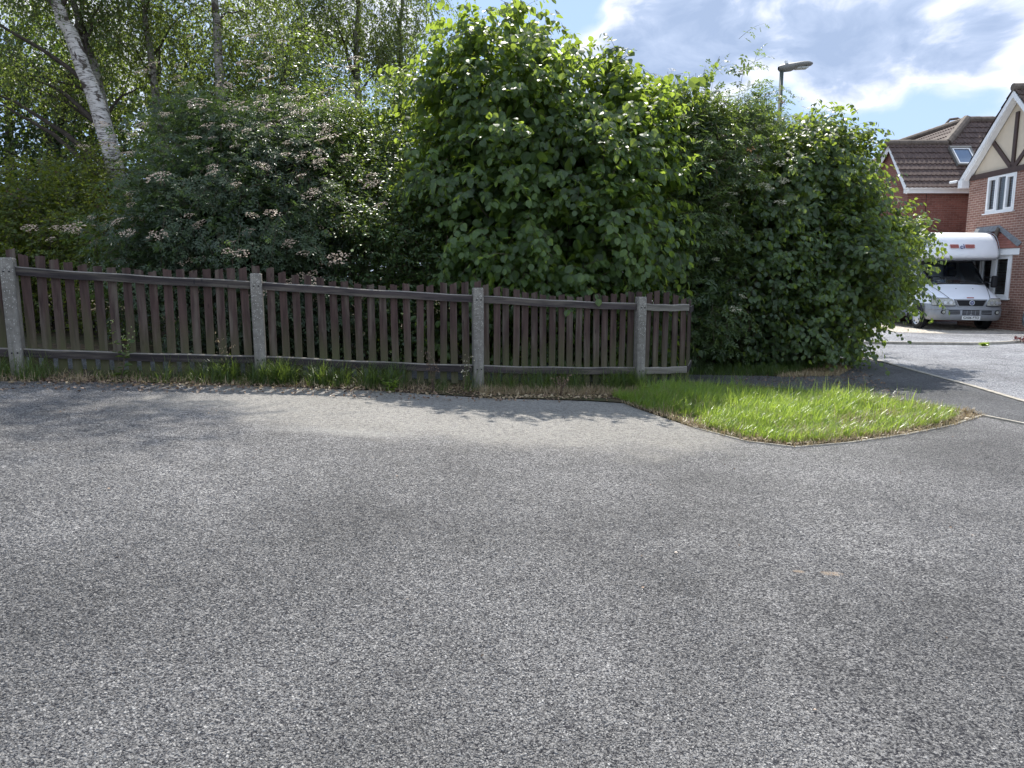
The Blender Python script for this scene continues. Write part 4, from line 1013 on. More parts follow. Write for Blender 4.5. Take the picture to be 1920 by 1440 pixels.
def foliage(cp, cn, rng, shape, size, per=9, L=(.3, .6), node=9, spread=.20, up=.35, droop=.35, hang=.5, petiole=.02, jitter=.45, pend=0, tone=.25, lsz=.25):
    n = len(cp)*per
    base = np.repeat(cp, per, 0)+rng.normal(size=(n, 3))*spread*np.array([1, 1, .8]); nn = np.repeat(cn, per, 0)
    D = unit(nn*.9+rng.normal(size=(n, 3))*.55+np.array([0, 0, up]))
    if pend: D = unit(D*(1-pend)+np.array([0, 0, -1.0])*pend)
    Ls = rng.uniform(L[0], L[1], n); base = base-D*(Ls*.45)[:, None]
    cl = np.repeat(rng.uniform(0, 1, len(cp)), per)
    t = (np.arange(node)+.6)/node
    tt = np.tile(t, (n, 1))+rng.normal(size=(n, node))*.03
    P_ = base[:, None]+D[:, None]*(Ls[:, None]*tt)[:, :, None]; P_[:, :, 2] -= (droop*Ls)[:, None]*tt**2
    tan = D[:, None]-np.array([0, 0, 1.0])*(2*droop*tt)[:, :, None]; tan = unit(tan)
    sd = unit(np.cross(tan, np.array([0, 0, 1.0]))+rng.normal(size=tan.shape)*.2)*np.where(np.arange(node) % 2, 1, -1)[None, :, None]
    sd[:, -1] *= .15
    ax = unit(sd*.9+tan*.55+np.array([0, 0, -1.0])*hang+rng.normal(size=tan.shape)*jitter*.5)
    nr = unit(np.array([0, 0, 1.0])+nn[:, None]*.7+rng.normal(size=tan.shape)*jitter)
    P_ = P_+ax*petiole
    sz = size*rng.uniform(1-lsz, 1+lsz, (n, node))*(1-.25*tt)
    V, T, k = place_leaves(shape, P_.reshape(-1, 3), ax.reshape(-1, 3), nr.reshape(-1, 3), sz.reshape(-1))
    var = np.clip(.5*cl[:, None]+.45*rng.random((n, node))+tone*(tt-.5), 0.001, 1).reshape(-1)
    V2, F2 = twig_mesh(base, D, Ls, np.full(n, droop), np.full(n, .0035))
    return V, T, np.repeat(var, k), V2, F2
def stems(root, lobes, cp, rng, base, n, m, r0=.035, name='stem', inv=None):
    """stems that fan out from the foot of the plant to the clusters"""
    b = MB(); idx = rng.choice(len(cp), min(n, len(cp)), replace=False)
    for i in idx:
        e = cp[i]; s = np.array([base[0]+rng.normal()*base[2], base[1]+rng.normal()*base[2]*.6, float(g(base[0]))-.1])
        c1 = s+np.array([(e[0]-s[0])*.15, (e[1]-s[1])*.15, (e[2]-s[2])*.5]); pts = []
        for k in range(8):
            t = k/7; p = (1-t)**2*s+2*t*(1-t)*c1+t*t*e; pts.append(p+rng.normal(size=3)*.02*(0 < k < 7))
        r = r0*rng.uniform(.5, 1.1); b.tube(pts, [r*(1-.85*k/7) for k in range(8)], 5, cap=False)
    return b.build(name, m, root, smooth=True)
def plant(name, label, cat, lobes_px, n, seed, shape, m, size, group=None, stemn=26, base=None, r0=.035, inner=.2, core=None, **kw):
    rng = np.random.default_rng(seed); lob = lobes_world(lobes_px)
    cx = sum(c[0] for c, r in lob)/len(lob); cy = sum(c[1] for c, r in lob)/len(lob)
    if base is None: base = (cx, cy, .35)
    root = empty(name, (base[0], base[1], float(g(base[0]))), label, cat, group)
    inv = Matrix.Translation(-root.location)
    cp, cn = clusters(lob, int(n*1.55), rng, inner)
    V, T, var, V2, F2 = foliage(cp, cn, rng, shape, size, **kw)
    nc = core if core is not None else int(n*26)      # leaves deep inside the plant
    wv = np.array([r[0]*r[1]*r[2] for c, r in lob]); li = rng.choice(len(lob), nc*2, p=wv/wv.sum()); dd = unit(rng.normal(size=(nc*2, 3)))*(rng.random((nc*2, 1))**.45)*.80
    q = np.array([lob[i][0] for i in li])+np.array([lob[i][1] for i in li])*dd; q = q[q[:, 2] > g(q[:, 0])+.15][:nc]; nq = len(q)
    Vc, Tc, kc = place_leaves(shape if shape not in ('rowan',) else 'elder', q, unit(rng.normal(size=(nq, 3))+np.array([0, 0, -.6])), unit(rng.normal(size=(nq, 3))+np.array([0, -.5, .3])), size*1.55*rng.uniform(.7, 1.3, nq))
    T = np.concatenate([T, Tc+len(V)]); V = np.concatenate([V, Vc]); var = np.concatenate([var, np.repeat(rng.uniform(.1, .6, nq), kc)])
    o = link('crown', np_mesh('crown', V, T, var), root, m); o.matrix_parent_inverse = inv
    o = link('twigs', np_mesh('twigs', V2, F2), root, M['twig']); o.matrix_parent_inverse = inv
    o = stems(root, lob, cp, rng, base, stemn, M['bark'], r0); o.matrix_parent_inverse = inv
    return root, lob, cp, cn, rng, inv

# umbels for the elders
def umbel_mesh(name, seed, m, sub=0):
    rng = np.random.default_rng(seed); V = []; F_ = []; var = []
    for a in range(5):
        ca, ra = a*2*PI/5+rng.uniform(-.2, .2), .56
        for b_ in range(11):
            th, rr = rng.uniform(0, 2*PI), math.sqrt(rng.random())*.40
            x, y = ra*math.cos(ca)+rr*math.cos(th), ra*math.sin(ca)+rr*math.sin(th); z = .10-.12*(x*x+y*y)+rng.normal()*.03
            r_ = rng.uniform(.05, .095); v0 = rng.random(); k0 = len(V)
            for k in range(5): V.append((x+r_*math.cos(k*2*PI/5), y+r_*math.sin(k*2*PI/5), z+rng.normal()*.02))
            V.append((x, y, z+.03)); var += [v0]*6
            for k in range(5): F_.append((k0+k, k0+(k+1) % 5, k0+5))
        k0 = len(V)      # stalk of the spray
        x, y = ra*math.cos(ca), ra*math.sin(ca)
        V += [(-.015, 0, -.55), (.015, 0, -.55), (x, y, -.02)]; var += [.2]*3; F_.append((k0, k0+1, k0+2))
    V = np.array(V); return np_mesh(name, V, np.array(F_), np.array(var))

# ---- hazel in the middle
TR = 'bushes and trees growing behind the fence'
hz = plant('hazel_bush', 'tall hazel bush with broad round leaves and sunlit pointed top in the centre', 'bush',
      [(960, 225, 12.0, 145, 105, 1.3), (1000, 360, 11.8, 225, 150, 1.6), (895, 128, 12.1, 62, 65, .8), (1000, 125, 12.1, 62, 65, .8), (1150, 222, 12.0, 82, 80, 1.1), (1130, 300, 11.8, 125, 110, 1.3),
       (1120, 440, 11.5, 125, 115, 1.4), (930, 450, 11.6, 130, 120, 1.4), (822, 195, 12.2, 50, 80, .8), (1220, 205, 12.3, 42, 42, .7), (1200, 420, 11.8, 65, 120, .9), (1000, 520, 11.6, 200, 90, 1.4),
       (872, 40, 12.1, 14, 42, .22), (965, 38, 12.1, 22, 50, .3), (1150, 130, 12.2, 24, 26, .35), (1045, 112, 12.2, 26, 32, .4), (1290, 162, 12.4, 22, 20, .4), (800, 330, 12.0, 75, 70, .9), (1000, 620, 11.9, 260, 70, 1.1), (1180, 600, 11.8, 80, 80, 1.0)],
  285, 21, 'round', M['hazel'], .122, base=(.3, 12.1, .4), stemn=34, per=9, L=(.35, .65), node=8, hang=.75, droop=.4, up=.35, petiole=.025, jitter=.4, tone=.4)
# ---- right-hand bush
rb_ = plant('broad_bush', 'broad dark green bush spreading over the footpath beside the motorhome', 'bush',
      [(1500, 315, 14.0, 120, 80, 1.4), (1450, 400, 13.6, 140, 130, 1.6), (1554, 434, 13.8, 88, 72, 1.3), (1545, 500, 13.2, 120, 110, 1.5), (1400, 520, 13.2, 110, 130, 1.4), (1650, 485, 13.6, 60, 55, .9),
       (1685, 438, 14.0, 48, 26, .5), (1470, 600, 13.0, 130, 90, 1.3), (1560, 590, 13.1, 58, 60, .9), (1620, 570, 13.4, 40, 40, .6), (1590, 368, 14.2, 36, 30, .6), (1715, 412, 14.1, 24, 12, .25),
       (1585, 645, 13.1, 30, 14, .3), (1380, 640, 13.3, 90, 55, .9), (1672, 520, 13.7, 22, 18, .3), (1400, 290, 14.0, 70, 60, .9), (1505, 268, 14.2, 46, 22, .6), (1735, 418, 14.1, 16, 9, .2)],
      330, 22, 'round', M['maple'], .098, base=(4.9, 13.8, .5), stemn=30, per=9, L=(.35, .7), node=9, hang=.7, droop=.4, up=.25, jitter=.45, tone=.35, petiole=.02)
# rowan on top of it
plant('rowan_tree', 'small rowan with feathery leaflets and bare bent branch behind the broad right-hand bush', 'tree',
      [(1515, 262, 14.3, 44, 24, .5), (1480, 285, 14.2, 62, 40, .7), (1540, 312, 14.2, 42, 28, .5), (1512, 338, 13.6, 78, 48, .6), (1608, 398, 13.5, 34, 28, .4), (1415, 235, 14.4, 40, 30, .5)],
      60, 23, 'rowan', M['elderR'], .20, base=(5.6, 14.6, .2), stemn=14, per=6, L=(.3, .5), node=5, hang=.3, droop=.3, up=.5, jitter=.35, spread=.22)
# ---- elder between the hazel and the broad bush
er = plant('elder_shrub', 'pale-leaved elder with a few cream flower heads between hazel and broad bush', 'shrub',
      [(1330, 245, 13.0, 80, 52, 1.0), (1310, 330, 12.6, 80, 90, 1.1), (1290, 440, 12.4, 75, 90, 1.1), (1320, 540, 12.3, 80, 90, 1.0), (1390, 220, 13.2, 48, 28, .6), (1270, 200, 13.0, 45, 40, .7), (1310, 620, 12.3, 80, 60, .8), (1405, 95, 13.4, 9, 10, .12), (1385, 130, 13.3, 12, 26, .15), (1450, 170, 13.4, 12, 14, .15)],
      120, 24, 'elder', M['elderR'], .17, base=(3.6, 13.0, .3), stemn=16, per=8, L=(.3, .55), node=6, hang=.35, droop=.3, up=.45, jitter=.4)
# ---- flowering elder on the left
el = plant('elder_bush', 'dark elder bush covered in flat pinkish flower heads behind the left fence panels', 'bush',
      [(440, 260, 12.0, 130, 65, 1.0), (520, 310, 11.7, 110, 70, 1.1), (400, 350, 11.4, 140, 80, 1.2), (330, 440, 10.9, 120, 75, 1.1), (470, 430, 10.9, 140, 90, 1.2), (580, 430, 11.1, 80, 90, 1.0), (290, 500, 10.9, 70, 70, .8),
       (400, 540, 10.9, 170, 70, 1.0), (560, 540, 11.0, 90, 70, .9), (350, 205, 12.4, 60, 30, .6), (560, 230, 12.2, 70, 40, .7), (480, 610, 11.2, 160, 70, .9)],
      250, 25, 'elder', M['elder'], .165, base=(-4.2, 11.9, .5), stemn=26, per=8, L=(.3, .55), node=7, hang=.45, droop=.35, up=.35, jitter=.4)
# ---- dogwood
dg = plant('dogwood_bush', 'dense small-leaved dogwood dotted with tiny yellow-green flowers left of the hazel', 'bush',
      [(690, 258, 13.7, 108, 68, .9), (640, 305, 13.2, 90, 85, 1.0), (720, 345, 12.8, 110, 85, 1.1), (700, 440, 11.9, 120, 90, 1.2), (790, 430, 11.8, 80, 100, 1.0), (640, 215, 14.1, 78, 36, .7), (760, 205, 13.9, 58, 44, .7), (720, 540, 11.9, 120, 80, 1.1), (760, 620, 12, 140, 60, .9)],
      240, 26, 'oval', M['dogw'], .075, base=(-2.2, 12.6, .5), stemn=24, per=10, L=(.3, .55), node=10, hang=.35, droop=.25, up=.45, jitter=.5, tone=.35)
# ---- field maple, far left
plant('field_maple', 'yellow-green field maple bush with small reddish tinged leaves at far left behind the fence', 'bush',
      [(40, 400, 12.6, 90, 80, 1.3), (130, 380, 12.8, 100, 75, 1.2), (60, 480, 12.2, 110, 70, 1.2), (180, 450, 12.0, 70, 90, 1.0), (150, 330, 13.2, 60, 40, .8), (20, 560, 12.0, 70, 60, .9), (-60, 450, 12.4, 80, 110, 1.3), (190, 560, 11.9, 60, 60, .8)],
      190, 27, 'lobed', M['thorn'], .055, base=(-8.0, 12.8, .4), stemn=20, per=11, L=(.25, .5), node=10, hang=.2, droop=.2, up=.55, jitter=.5)

# ---- flower heads
def umbels(root, inv, cp, cn, rng, m, n, size, front=True, seed=5, one=False):
    idx = [i for i in range(len(cp)) if (cn[i][1] < .25 or cn[i][2] > .5)]
    protos = [umbel_mesh('flower_head', seed+k, m) for k in range(4)]
    for p_ in protos: p_.materials.append(m)
    acc = []
    for k in range(n):
        i = idx[rng.integers(len(idx))]; p = cp[i]+cn[i]*.46+rng.normal(size=3)*np.array([.28, .12, .22])+np.array([0, -.14, .10])
        if p[2] < float(g(p[0]))+.9: continue
        s = size*rng.uniform(.65, 1.2)
        N = Vector((rng.normal()*.18, -.35-.45*rng.random(), 1)).normalized(); q = Vector((0, 0, 1)).rotation_difference(N)
        MM = inv @ Matrix.Translation(p) @ q.to_matrix().to_4x4() @ Matrix.Rotation(rng.uniform(0, 6), 4, 'Z') @ Matrix.Scale(s, 4)
        if one: acc.append((protos[k % 4], MM)); continue
        o = bpy.data.objects.new('flower_head', protos[k % 4]); C.objects.link(o); o.parent = root; o.matrix_local = MM
    if one:
        VV = []; TT = []; nv = 0; aa = []
        for me_, MM in acc:
            c = np.array([MM @ v.co for v in me_.vertices]); VV.append(c); TT += [[i+nv for i in p_.vertices] for p_ in me_.polygons]; nv += len(c); aa += [a_.value for a_ in me_.attributes['var'].data]
        o = link('flower_head', np_mesh('flower_head', np.concatenate(VV), np.array(TT), aa), root, m); o['kind'] = 'stuff'
umbels(el[0], el[5], el[2], el[3], el[4], M['petal'], 99, .155, seed=5)
umbels(el[0], el[5], el[2], el[3], el[4], M['petal'], 190, .105, seed=9, one=True)
umbels(er[0], er[5], er[2], er[3], er[4], M['petalc'], 38, .10, seed=15)
def tiny_flowers(root, inv, cp, cn, rng, m, per, size):
    n = len(cp)*per; nn = np.repeat(cn, per, 0)
    p = np.repeat(cp, per, 0)+nn*.2+rng.normal(size=(n, 3))*.26+np.array([0, 0, .04])
    disc = (np.array([(0, 0, .1)]+[(math.cos(k*PI/3), math.sin(k*PI/3), 0) for k in range(6)], float)*.5, [(0, 1+k, 1+(k+1) % 6) for k in range(6)])
    V, T, k = place_leaves(disc, p, unit(rng.normal(size=(n, 3))*np.array([1, 1, .2])), unit(np.array([0, -.2, 1.0])+rng.normal(size=(n, 3))*.25), size*rng.uniform(.6, 1.2, n))
    o = link('flowers', np_mesh('flowers', V, T, np.repeat(rng.random(n), k)), root, m); o.matrix_parent_inverse = inv; o['kind'] = 'stuff'
tiny_flowers(dg[0], dg[5], dg[2], dg[3], dg[4], M['budy'], 5, .045)

# ---- birches and the taller trees behind
def tree(name, label, cat, trunk_px, Y, r0, bark, lobes_px, n, seed, shape, m, size, group=None, limbs=12, **kw):
    """trunk_px: list of (px, py, dY) from low to high; the first point is carried down to the ground"""
    rng = np.random.default_rng(seed)
    pts = [np.array(at(px, py, Y+dy)) for px, py, dy in trunk_px]
    d = pts[0]-pts[1]; d /= -d[2] if d[2] else 1
    gz = float(g(pts[0][0])); k = pts[0][2]-gz; foot = pts[0]+np.array([d[0]*-0+d[0]*k*.6, d[1]*k*.6, -k]) if False else np.array([pts[0][0]-(pts[1][0]-pts[0][0])/(pts[1][2]-pts[0][2])*k*.7, pts[0][1], gz-.1])
    pts = [foot]+pts
    group = 'birches behind the fence' if name == 'birch_tree' else 'broadleaf trees behind the birches'
    root = empty(name, tuple(foot+np.array([0, 0, .1])), label, cat, group); inv = Matrix.Translation(-root.location)
    # smooth the trunk
    P2 = []
    for i in range(len(pts)-1):
        for k_ in range(4):
            P2.append(pts[i]+(pts[i+1]-pts[i])*k_/4+(rng.normal(size=3)*.012))
    P2.append(pts[-1]); n2 = len(P2)
    b = MB(); b.tube(P2, [r0*(1-.8*(i/(n2-1))**1.2)*(1+.25*(i == 0)) for i in range(n2)], 12); o = b.build('trunk', bark, root, smooth=True); o.matrix_parent_inverse = inv
    lob = lobes_world(lobes_px); cp, cn = clusters(lob, int(n*1.5), rng, .5)
    b = MB()
    for k_ in range(limbs):
        e = cp[rng.integers(len(cp))]; hz_ = min(max(e[2]-rng.uniform(.6, 2.0), foot[2]+1.5), P2[-1][2]-.1)
        j = min(range(n2), key=lambda q: abs(P2[q][2]-hz_)); s = P2[j]; rr = r0*(1-.8*(j/(n2-1)))*.42
        c1 = s+(e-s)*np.array([.45, .45, .75]); L_ = []
        for q in range(7):
            t = q/6; L_.append((1-t)**2*s+2*t*(1-t)*c1+t*t*e+rng.normal(size=3)*.02*(0 < q < 6))
        b.tube(L_, [rr*(1-.85*q/6) for q in range(7)], 6, cap=False)
    o = b.build('limbs', M['bark'], root, smooth=True); o.matrix_parent_inverse = inv
    V, T, var, V2, F2 = foliage(cp, cn, rng, shape, size, **kw)
    o = link('crown', np_mesh('crown', V, T, var), root, m); o.matrix_parent_inverse = inv
    o = link('twigs', np_mesh('twigs', V2, F2), root, M['twig']); o.matrix_parent_inverse = inv
    return root
bk = dict(per=12, L=(.4, .9), node=13, hang=.8, droop=.5, up=0, pend=.34, jitter=.55, spread=.33, petiole=.01)
tree('birch_tree', 'white-barked birch leaning left, thickest pale trunk at the left of the photo', 'tree', [(235, 380, 0), (185, 200, 0), (130, 60, 0), (95, -20, 0), (60, -160, 0), (40, -300, .2)], 13.6, .182, M['birchw'],
     [(60, 40, 14.2, 130, 110, 1.4), (130, -120, 13.8, 190, 110, 1.6), (40, -260, 14, 150, 110, 1.4), (20, 150, 14.6, 80, 60, .9), (150, -420, 14, 150, 110, 1.5), (-60, -60, 14, 110, 120, 1.4)], 110, 31, 'diamond', M['birch'], .060, **bk)
tree('birch_tree', 'grey-barked birch standing just right of the white leaning trunk', 'tree', [(222, 330, 0), (190, 180, 0), (150, 50, 0), (130, -30, 0), (115, -200, 0)], 14.3, .12, M['birchg'],
     [(190, 60, 15.0, 100, 110, 1.3), (150, -100, 14.8, 130, 110, 1.4), (110, 160, 15.0, 80, 70, 1.0), (120, -260, 14.8, 120, 90, 1.3)], 80, 32, 'diamond', M['birch'], .060, **bk)
tree('birch_tree', 'slender birch with peeling grey trunk between the white birch and the flowering elder', 'tree', [(308, 270, 0), (290, 170, 0), (280, 90, 0), (265, -20, 0), (262, -160, 0)], 15.0, .105, M['birchg'],
     [(290, 30, 15.4, 110, 100, 1.3), (260, -110, 15.2, 120, 100, 1.4), (330, 130, 15.5, 70, 60, .9), (240, 200, 15.6, 70, 45, .8), (250, -290, 15.2, 130, 110, 1.4)], 88, 33, 'diamond', M['birch'], .060, **bk)
tree('birch_tree', 'upright dark-patched birch trunk above the flowering elder', 'tree', [(415, 190, 0), (408, 90, 0), (403, -10, 0), (400, -150, 0), (395, -280, 0), (410, -500, 0)], 14.6, .10, M['birchg'],
     [(430, 30, 15.2, 120, 100, 1.3), (400, -120, 15, 150, 110, 1.5), (480, 120, 15.2, 100, 65, 1.1), (370, 120, 15.6, 60, 60, .8), (395, -260, 15, 130, 90, 1.3), (380, -430, 15, 140, 110, 1.4), (500, -330, 15, 90, 80, 1.2), (600, -520, 14.5, 140, 120, 1.3), (460, -560, 14.5, 140, 130, 1.3), (690, -450, 14.6, 60, 60, .9)], 175, 34, 'diamond', M['birch'], .060, **bk)
tree('birch_tree', 'tall fine-leaved birch behind the dogwood, left one of the two farther birches', 'tree', [(670, 180, 0), (668, 90, 0), (672, -10, 0), (670, -120, 0)], 18.5, .10, M['birchg'],
     [(640, 20, 18.5, 90, 80, 1.3), (700, 90, 18.5, 60, 60, 1.0), (600, 90, 18.8, 90, 70, 1.2), (650, -80, 18.5, 110, 70, 1.4), (550, 30, 18.2, 80, 90, 1.2)], 105, 35, 'diamond', M['birch'], .063, **{**bk, 'per': 11})
tree('birch_tree', 'thin birch with a narrow airy crown against the sky beside the hazel top', 'tree', [(752, 160, 0), (750, 60, 0), (755, -20, 0), (758, -90, 0)], 19.0, .075, M['birchg'],
     [(755, 30, 19, 52, 55, .9), (740, 110, 19, 42, 50, .7), (790, 0, 19, 30, 32, .6), (750, -60, 19, 65, 45, .9)], 44, 36, 'diamond', M['birch'], .063, **{**bk, 'per': 11})
tree('broadleaf_tree', 'dark spreading broadleaf tree behind the birches at far left', 'tree', [(90, 330, 0), (110, 240, 0), (130, 150, 0), (150, 60, 0)], 16.5, .16, M['bark'],
     [(60, 210, 17, 110, 70, 1.4), (160, 230, 16.8, 90, 70, 1.3), (230, 290, 16.4, 70, 60, 1.1), (30, 110, 17, 90, 80, 1.3), (100, 290, 16.6, 90, 40, 1.1), (-50, 180, 17, 90, 130, 1.5), (180, 140, 17.2, 80, 60, 1.2)],
     120, 37, 'quad5', M['dark'], .10, per=9, L=(.4, .8), node=8, hang=.5, droop=.3, up=.3, jitter=.5, spread=.35)
tree('broadleaf_tree', 'bright green broadleaf tree showing behind the top of the flowering elder', 'tree', [(520, 240, 0), (530, 150, 0), (540, 80, 0)], 16.0, .12, M['bark'],
     [(520, 150, 16, 90, 70, 1.2), (590, 200, 15.6, 80, 50, 1.1), (380, 210, 16, 80, 50, 1.1), (460, 220, 15.6, 80, 45, 1.0), (330, 260, 15, 70, 50, 1.0)],
     95, 38, 'quad5', M['dogw'], .085, per=9, L=(.4, .7), node=9, hang=.5, droop=.3, up=.35, jitter=.5, spread=.32)
# dense hedge mass farther back that closes the gaps low down
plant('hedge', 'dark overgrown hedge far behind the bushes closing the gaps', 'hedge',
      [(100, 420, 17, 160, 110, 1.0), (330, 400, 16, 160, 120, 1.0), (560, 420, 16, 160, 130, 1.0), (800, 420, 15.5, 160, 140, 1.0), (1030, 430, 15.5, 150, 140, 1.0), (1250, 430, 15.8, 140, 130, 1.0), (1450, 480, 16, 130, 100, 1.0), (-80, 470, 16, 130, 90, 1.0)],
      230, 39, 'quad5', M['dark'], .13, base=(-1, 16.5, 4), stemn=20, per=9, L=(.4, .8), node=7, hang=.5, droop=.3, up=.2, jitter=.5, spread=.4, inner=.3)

# ---- grass
def grass(name, pts, h, w, rng, m, lean=.5, parent=None, label=None, lay=None, hv=.35):
    n = len(pts); ang = rng.uniform(0, 2*PI, n); H = h*rng.uniform(1-hv, 1+hv, n)
    d = np.stack([np.cos(ang), np.sin(ang), np.zeros(n)], 1)*rng.uniform(.1, lean, n)[:, None]
    if lay is not None: d = d+np.array(lay)*rng.uniform(.2, 1, n)[:, None]
    sd = np.stack([-np.sin(ang), np.cos(ang), np.zeros(n)], 1)*(w*rng.uniform(.6, 1.3, n))[:, None]*.5
    up = np.array([0, 0, 1.0]); q = []
    for t, wd in ((0, 1), (.4, .85), (.75, .55), (1, 0)):
        c = pts+up*(H*(t-.28*t*t*np.linalg.norm(d, axis=1)))[:, None]+d*(H*t**1.9)[:, None]
        if wd: q += [c-sd*wd, c+sd*wd]
        else: q += [c]
    V = np.stack(q, 1).reshape(-1, 3)
    T = np.array([(0, 1, 3), (0, 3, 2), (2, 3, 5), (2, 5, 4), (4, 5, 6)]); F_ = (T[None]+(np.arange(n)*7)[:, None, None]).reshape(-1, 3)
    var = np.clip(rng.normal(.5, .22, n), 0.0, 1)
    o = link(name, np_mesh(name, V, F_, np.repeat(var, 7)), parent, m)
    if parent is None: o['kind'] = 'stuff'
    return o
def in_poly(x, y, poly):
    inside = np.zeros(len(x), bool); j = len(poly)-1
    for i in range(len(poly)):
        xi, yi = poly[i]; xj, yj = poly[j]
        c = ((yi > y) != (yj > y)) & (x < (xj-xi)*(y-yi)/(yj-yi+1e-12)+xi); inside ^= c; j = i
    return inside
def scatter(poly, n, rng, clump=0, cr=.08):
    xs = [p[0] for p in poly]; ys = [p[1] for p in poly]
    x = rng.uniform(min(xs), max(xs), n*3); y = rng.uniform(min(ys), max(ys), n*3)
    if clump:
        cx = rng.uniform(min(xs), max(xs), clump); cy = rng.uniform(min(ys), max(ys), clump); k = rng.integers(0, clump, n*3)
        x = cx[k]+rng.normal(size=n*3)*cr; y = cy[k]+rng.normal(size=n*3)*cr
    ok = in_poly(x, y, poly); x, y = x[ok][:n], y[ok][:n]
    return np.stack([x, y, g(x)+.01], 1)
verge = [(1.30, 9.15), (1.45, 8.75), (1.62, 8.3), (2.0, 7.5), (2.35, 6.92), (2.68, 6.68), (3.32, 6.88), (4.0, 7.22), (4.7, 7.65), (5.2, 8.1), (5.1, 8.6), (4.7, 9.1), (4.0, 9.6), (3.3, 10.05), (2.6, 10.3), (1.7, 9.75)]
r1 = np.random.default_rng(51)
def patchy(P_, thr):        # thin the grass where the ground is worn
    v = np.sin(P_[:, 0]*2.9+1.3*np.sin(P_[:, 1]*2.1))+np.sin(P_[:, 1]*3.7+1.1*np.cos(P_[:, 0]*3.3))+.8*np.sin(P_[:, 0]*7.7+P_[:, 1]*5.1)
    return P_[v+r1.normal(size=len(P_))*.6 > thr]
a = patchy(np.concatenate([scatter(verge, 24000, r1), scatter(verge, 24000, r1, 300, .08)]), -1.5)
grass('grass', a, .105, .0052, r1, M['grass'], 1.5, lay=(.3, -.3, 0), hv=.7)
inner_v = [(1.6, 9.5), (1.75, 8.4), (2.2, 7.6), (2.8, 7.3), (4.0, 7.7), (4.9, 8.3), (4.6, 9.1), (3.8, 9.6), (2.7, 10.15)]
grass('grass', patchy(scatter(inner_v, 14000, r1, 170, .07), -.3), .185, .0058, r1, M['grass'], 1.1, lay=(.4, -.15, 0), hv=.5)
grass('grass', scatter(inner_v, 700, r1, 70, .1), .31, .0055, r1, M['grass'], .7, hv=.3)
grass('dry_grass', scatter(verge, 5000, r1, 200, .08), .12, .005, r1, M['straw'], 1.6, hv=.6)
vf = [(1.42, 8.75), (1.5, 8.45), (1.95, 7.38), (2.3, 6.82), (2.68, 6.60), (3.34, 6.82), (4.06, 7.17), (4.8, 7.63), (5.46, 8.16), (5.5, 8.5), (5.2, 8.5), (4.7, 7.9), (4.0, 7.4), (3.3, 7.05), (2.7, 6.9), (2.4, 7.1), (2.05, 7.6), (1.6, 8.7)]
grass('dry_grass', scatter([(x+(x-3.3)*.03, y-.06*(y < 8.4)) for x, y in vf], 4200, r1), .055, .006, r1, M['straw'], 1.6, hv=.6)
dryp = [(3.3, 10.2), (4.4, 9.7), (5.2, 9.2), (5.9, 11.5), (6.1, 13), (4.6, 11.9), (3.6, 11.6)]
grass('dry_grass', scatter([(4.3, 11.25), (5.3, 11.4), (6.0, 12.4), (6.0, 13.2), (5.2, 12.6), (4.2, 12.0)], 5000, r1), .06, .008, r1, M['straw'], 1.6, hv=.6)
back = [(2.6, 11.5), (4.3, 11.4), (5.2, 12.0), (5.6, 13.0), (3, 13.4), (2, 12.2)]
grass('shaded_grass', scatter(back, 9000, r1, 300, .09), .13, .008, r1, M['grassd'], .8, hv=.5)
# verge along the fence
fb_ = [(-8.2, 7.3), (-5.51, 7.87), (-3.07, 8.62), (-.44, 9.12), (1.80, 10.0)]
def strip(n, near, far, x0=-8, x1=1.9, clump=0, cr=.07, rng=r1):
    x = rng.uniform(x0, x1, n)
    if clump: cx = rng.uniform(x0, x1, clump); x = cx[rng.integers(0, clump, n)]+rng.normal(size=n)*cr
    y = np.interp(x, [p[0] for p in fb_], [p[1] for p in fb_])+rng.uniform(near, far, n)
    return np.stack([x, y, g(x)+.01], 1)
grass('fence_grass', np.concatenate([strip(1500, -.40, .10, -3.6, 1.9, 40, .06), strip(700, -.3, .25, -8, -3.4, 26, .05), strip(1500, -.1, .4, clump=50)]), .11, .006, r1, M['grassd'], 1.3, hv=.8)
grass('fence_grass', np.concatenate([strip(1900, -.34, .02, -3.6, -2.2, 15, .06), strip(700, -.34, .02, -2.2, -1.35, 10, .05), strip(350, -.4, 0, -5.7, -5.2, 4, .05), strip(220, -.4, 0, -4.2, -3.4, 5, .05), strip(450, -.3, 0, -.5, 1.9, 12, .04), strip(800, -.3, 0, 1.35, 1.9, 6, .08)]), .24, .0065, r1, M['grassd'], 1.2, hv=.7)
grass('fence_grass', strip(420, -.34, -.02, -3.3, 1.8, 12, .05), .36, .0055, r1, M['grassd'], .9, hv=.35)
grass('dry_grass', np.concatenate([strip(2600, -.5, .05), strip(3000, -.5, -.1, -.4, 1.9)]), .09, .005, r1, M['straw'], 1.8, hv=.7)
# litter of dead leaves and twigs along the edge
def litter(name, pts, size, rng, m):
    n = len(pts); ax = unit(rng.normal(size=(n, 3))*np.array([1, 1, .25])); nr = unit(np.array([0, 0, 1.0])+rng.normal(size=(n, 3))*.5)
    V, T, k = place_leaves('diamond', pts+np.array([0, 0, .012]), ax, nr, size*rng.uniform(.4, 1.4, n)); o = link(name, np_mesh(name, V, T, np.repeat(rng.random(n), k)), None, m); o['kind'] = 'stuff'
litter('leaf_litter', np.concatenate([strip(3600, -.52, .1), strip(1200, -1.0, -.5), scatter(dryp, 1200, r1), scatter(vf, 500, r1)]), .035, r1, M['litter'])
litter('straw_litter', np.concatenate([strip(1500, -.6, 0), strip(900, -.8, -.3, -.4, 1.9), scatter(vf, 700, r1)]), .04, r1, M['straw'])
rp = np.stack([r1.uniform(-5, 6, 160), r1.uniform(2.3, 8, 160), np.zeros(160)], 1); rp[:, 2] = g(rp[:, 0])
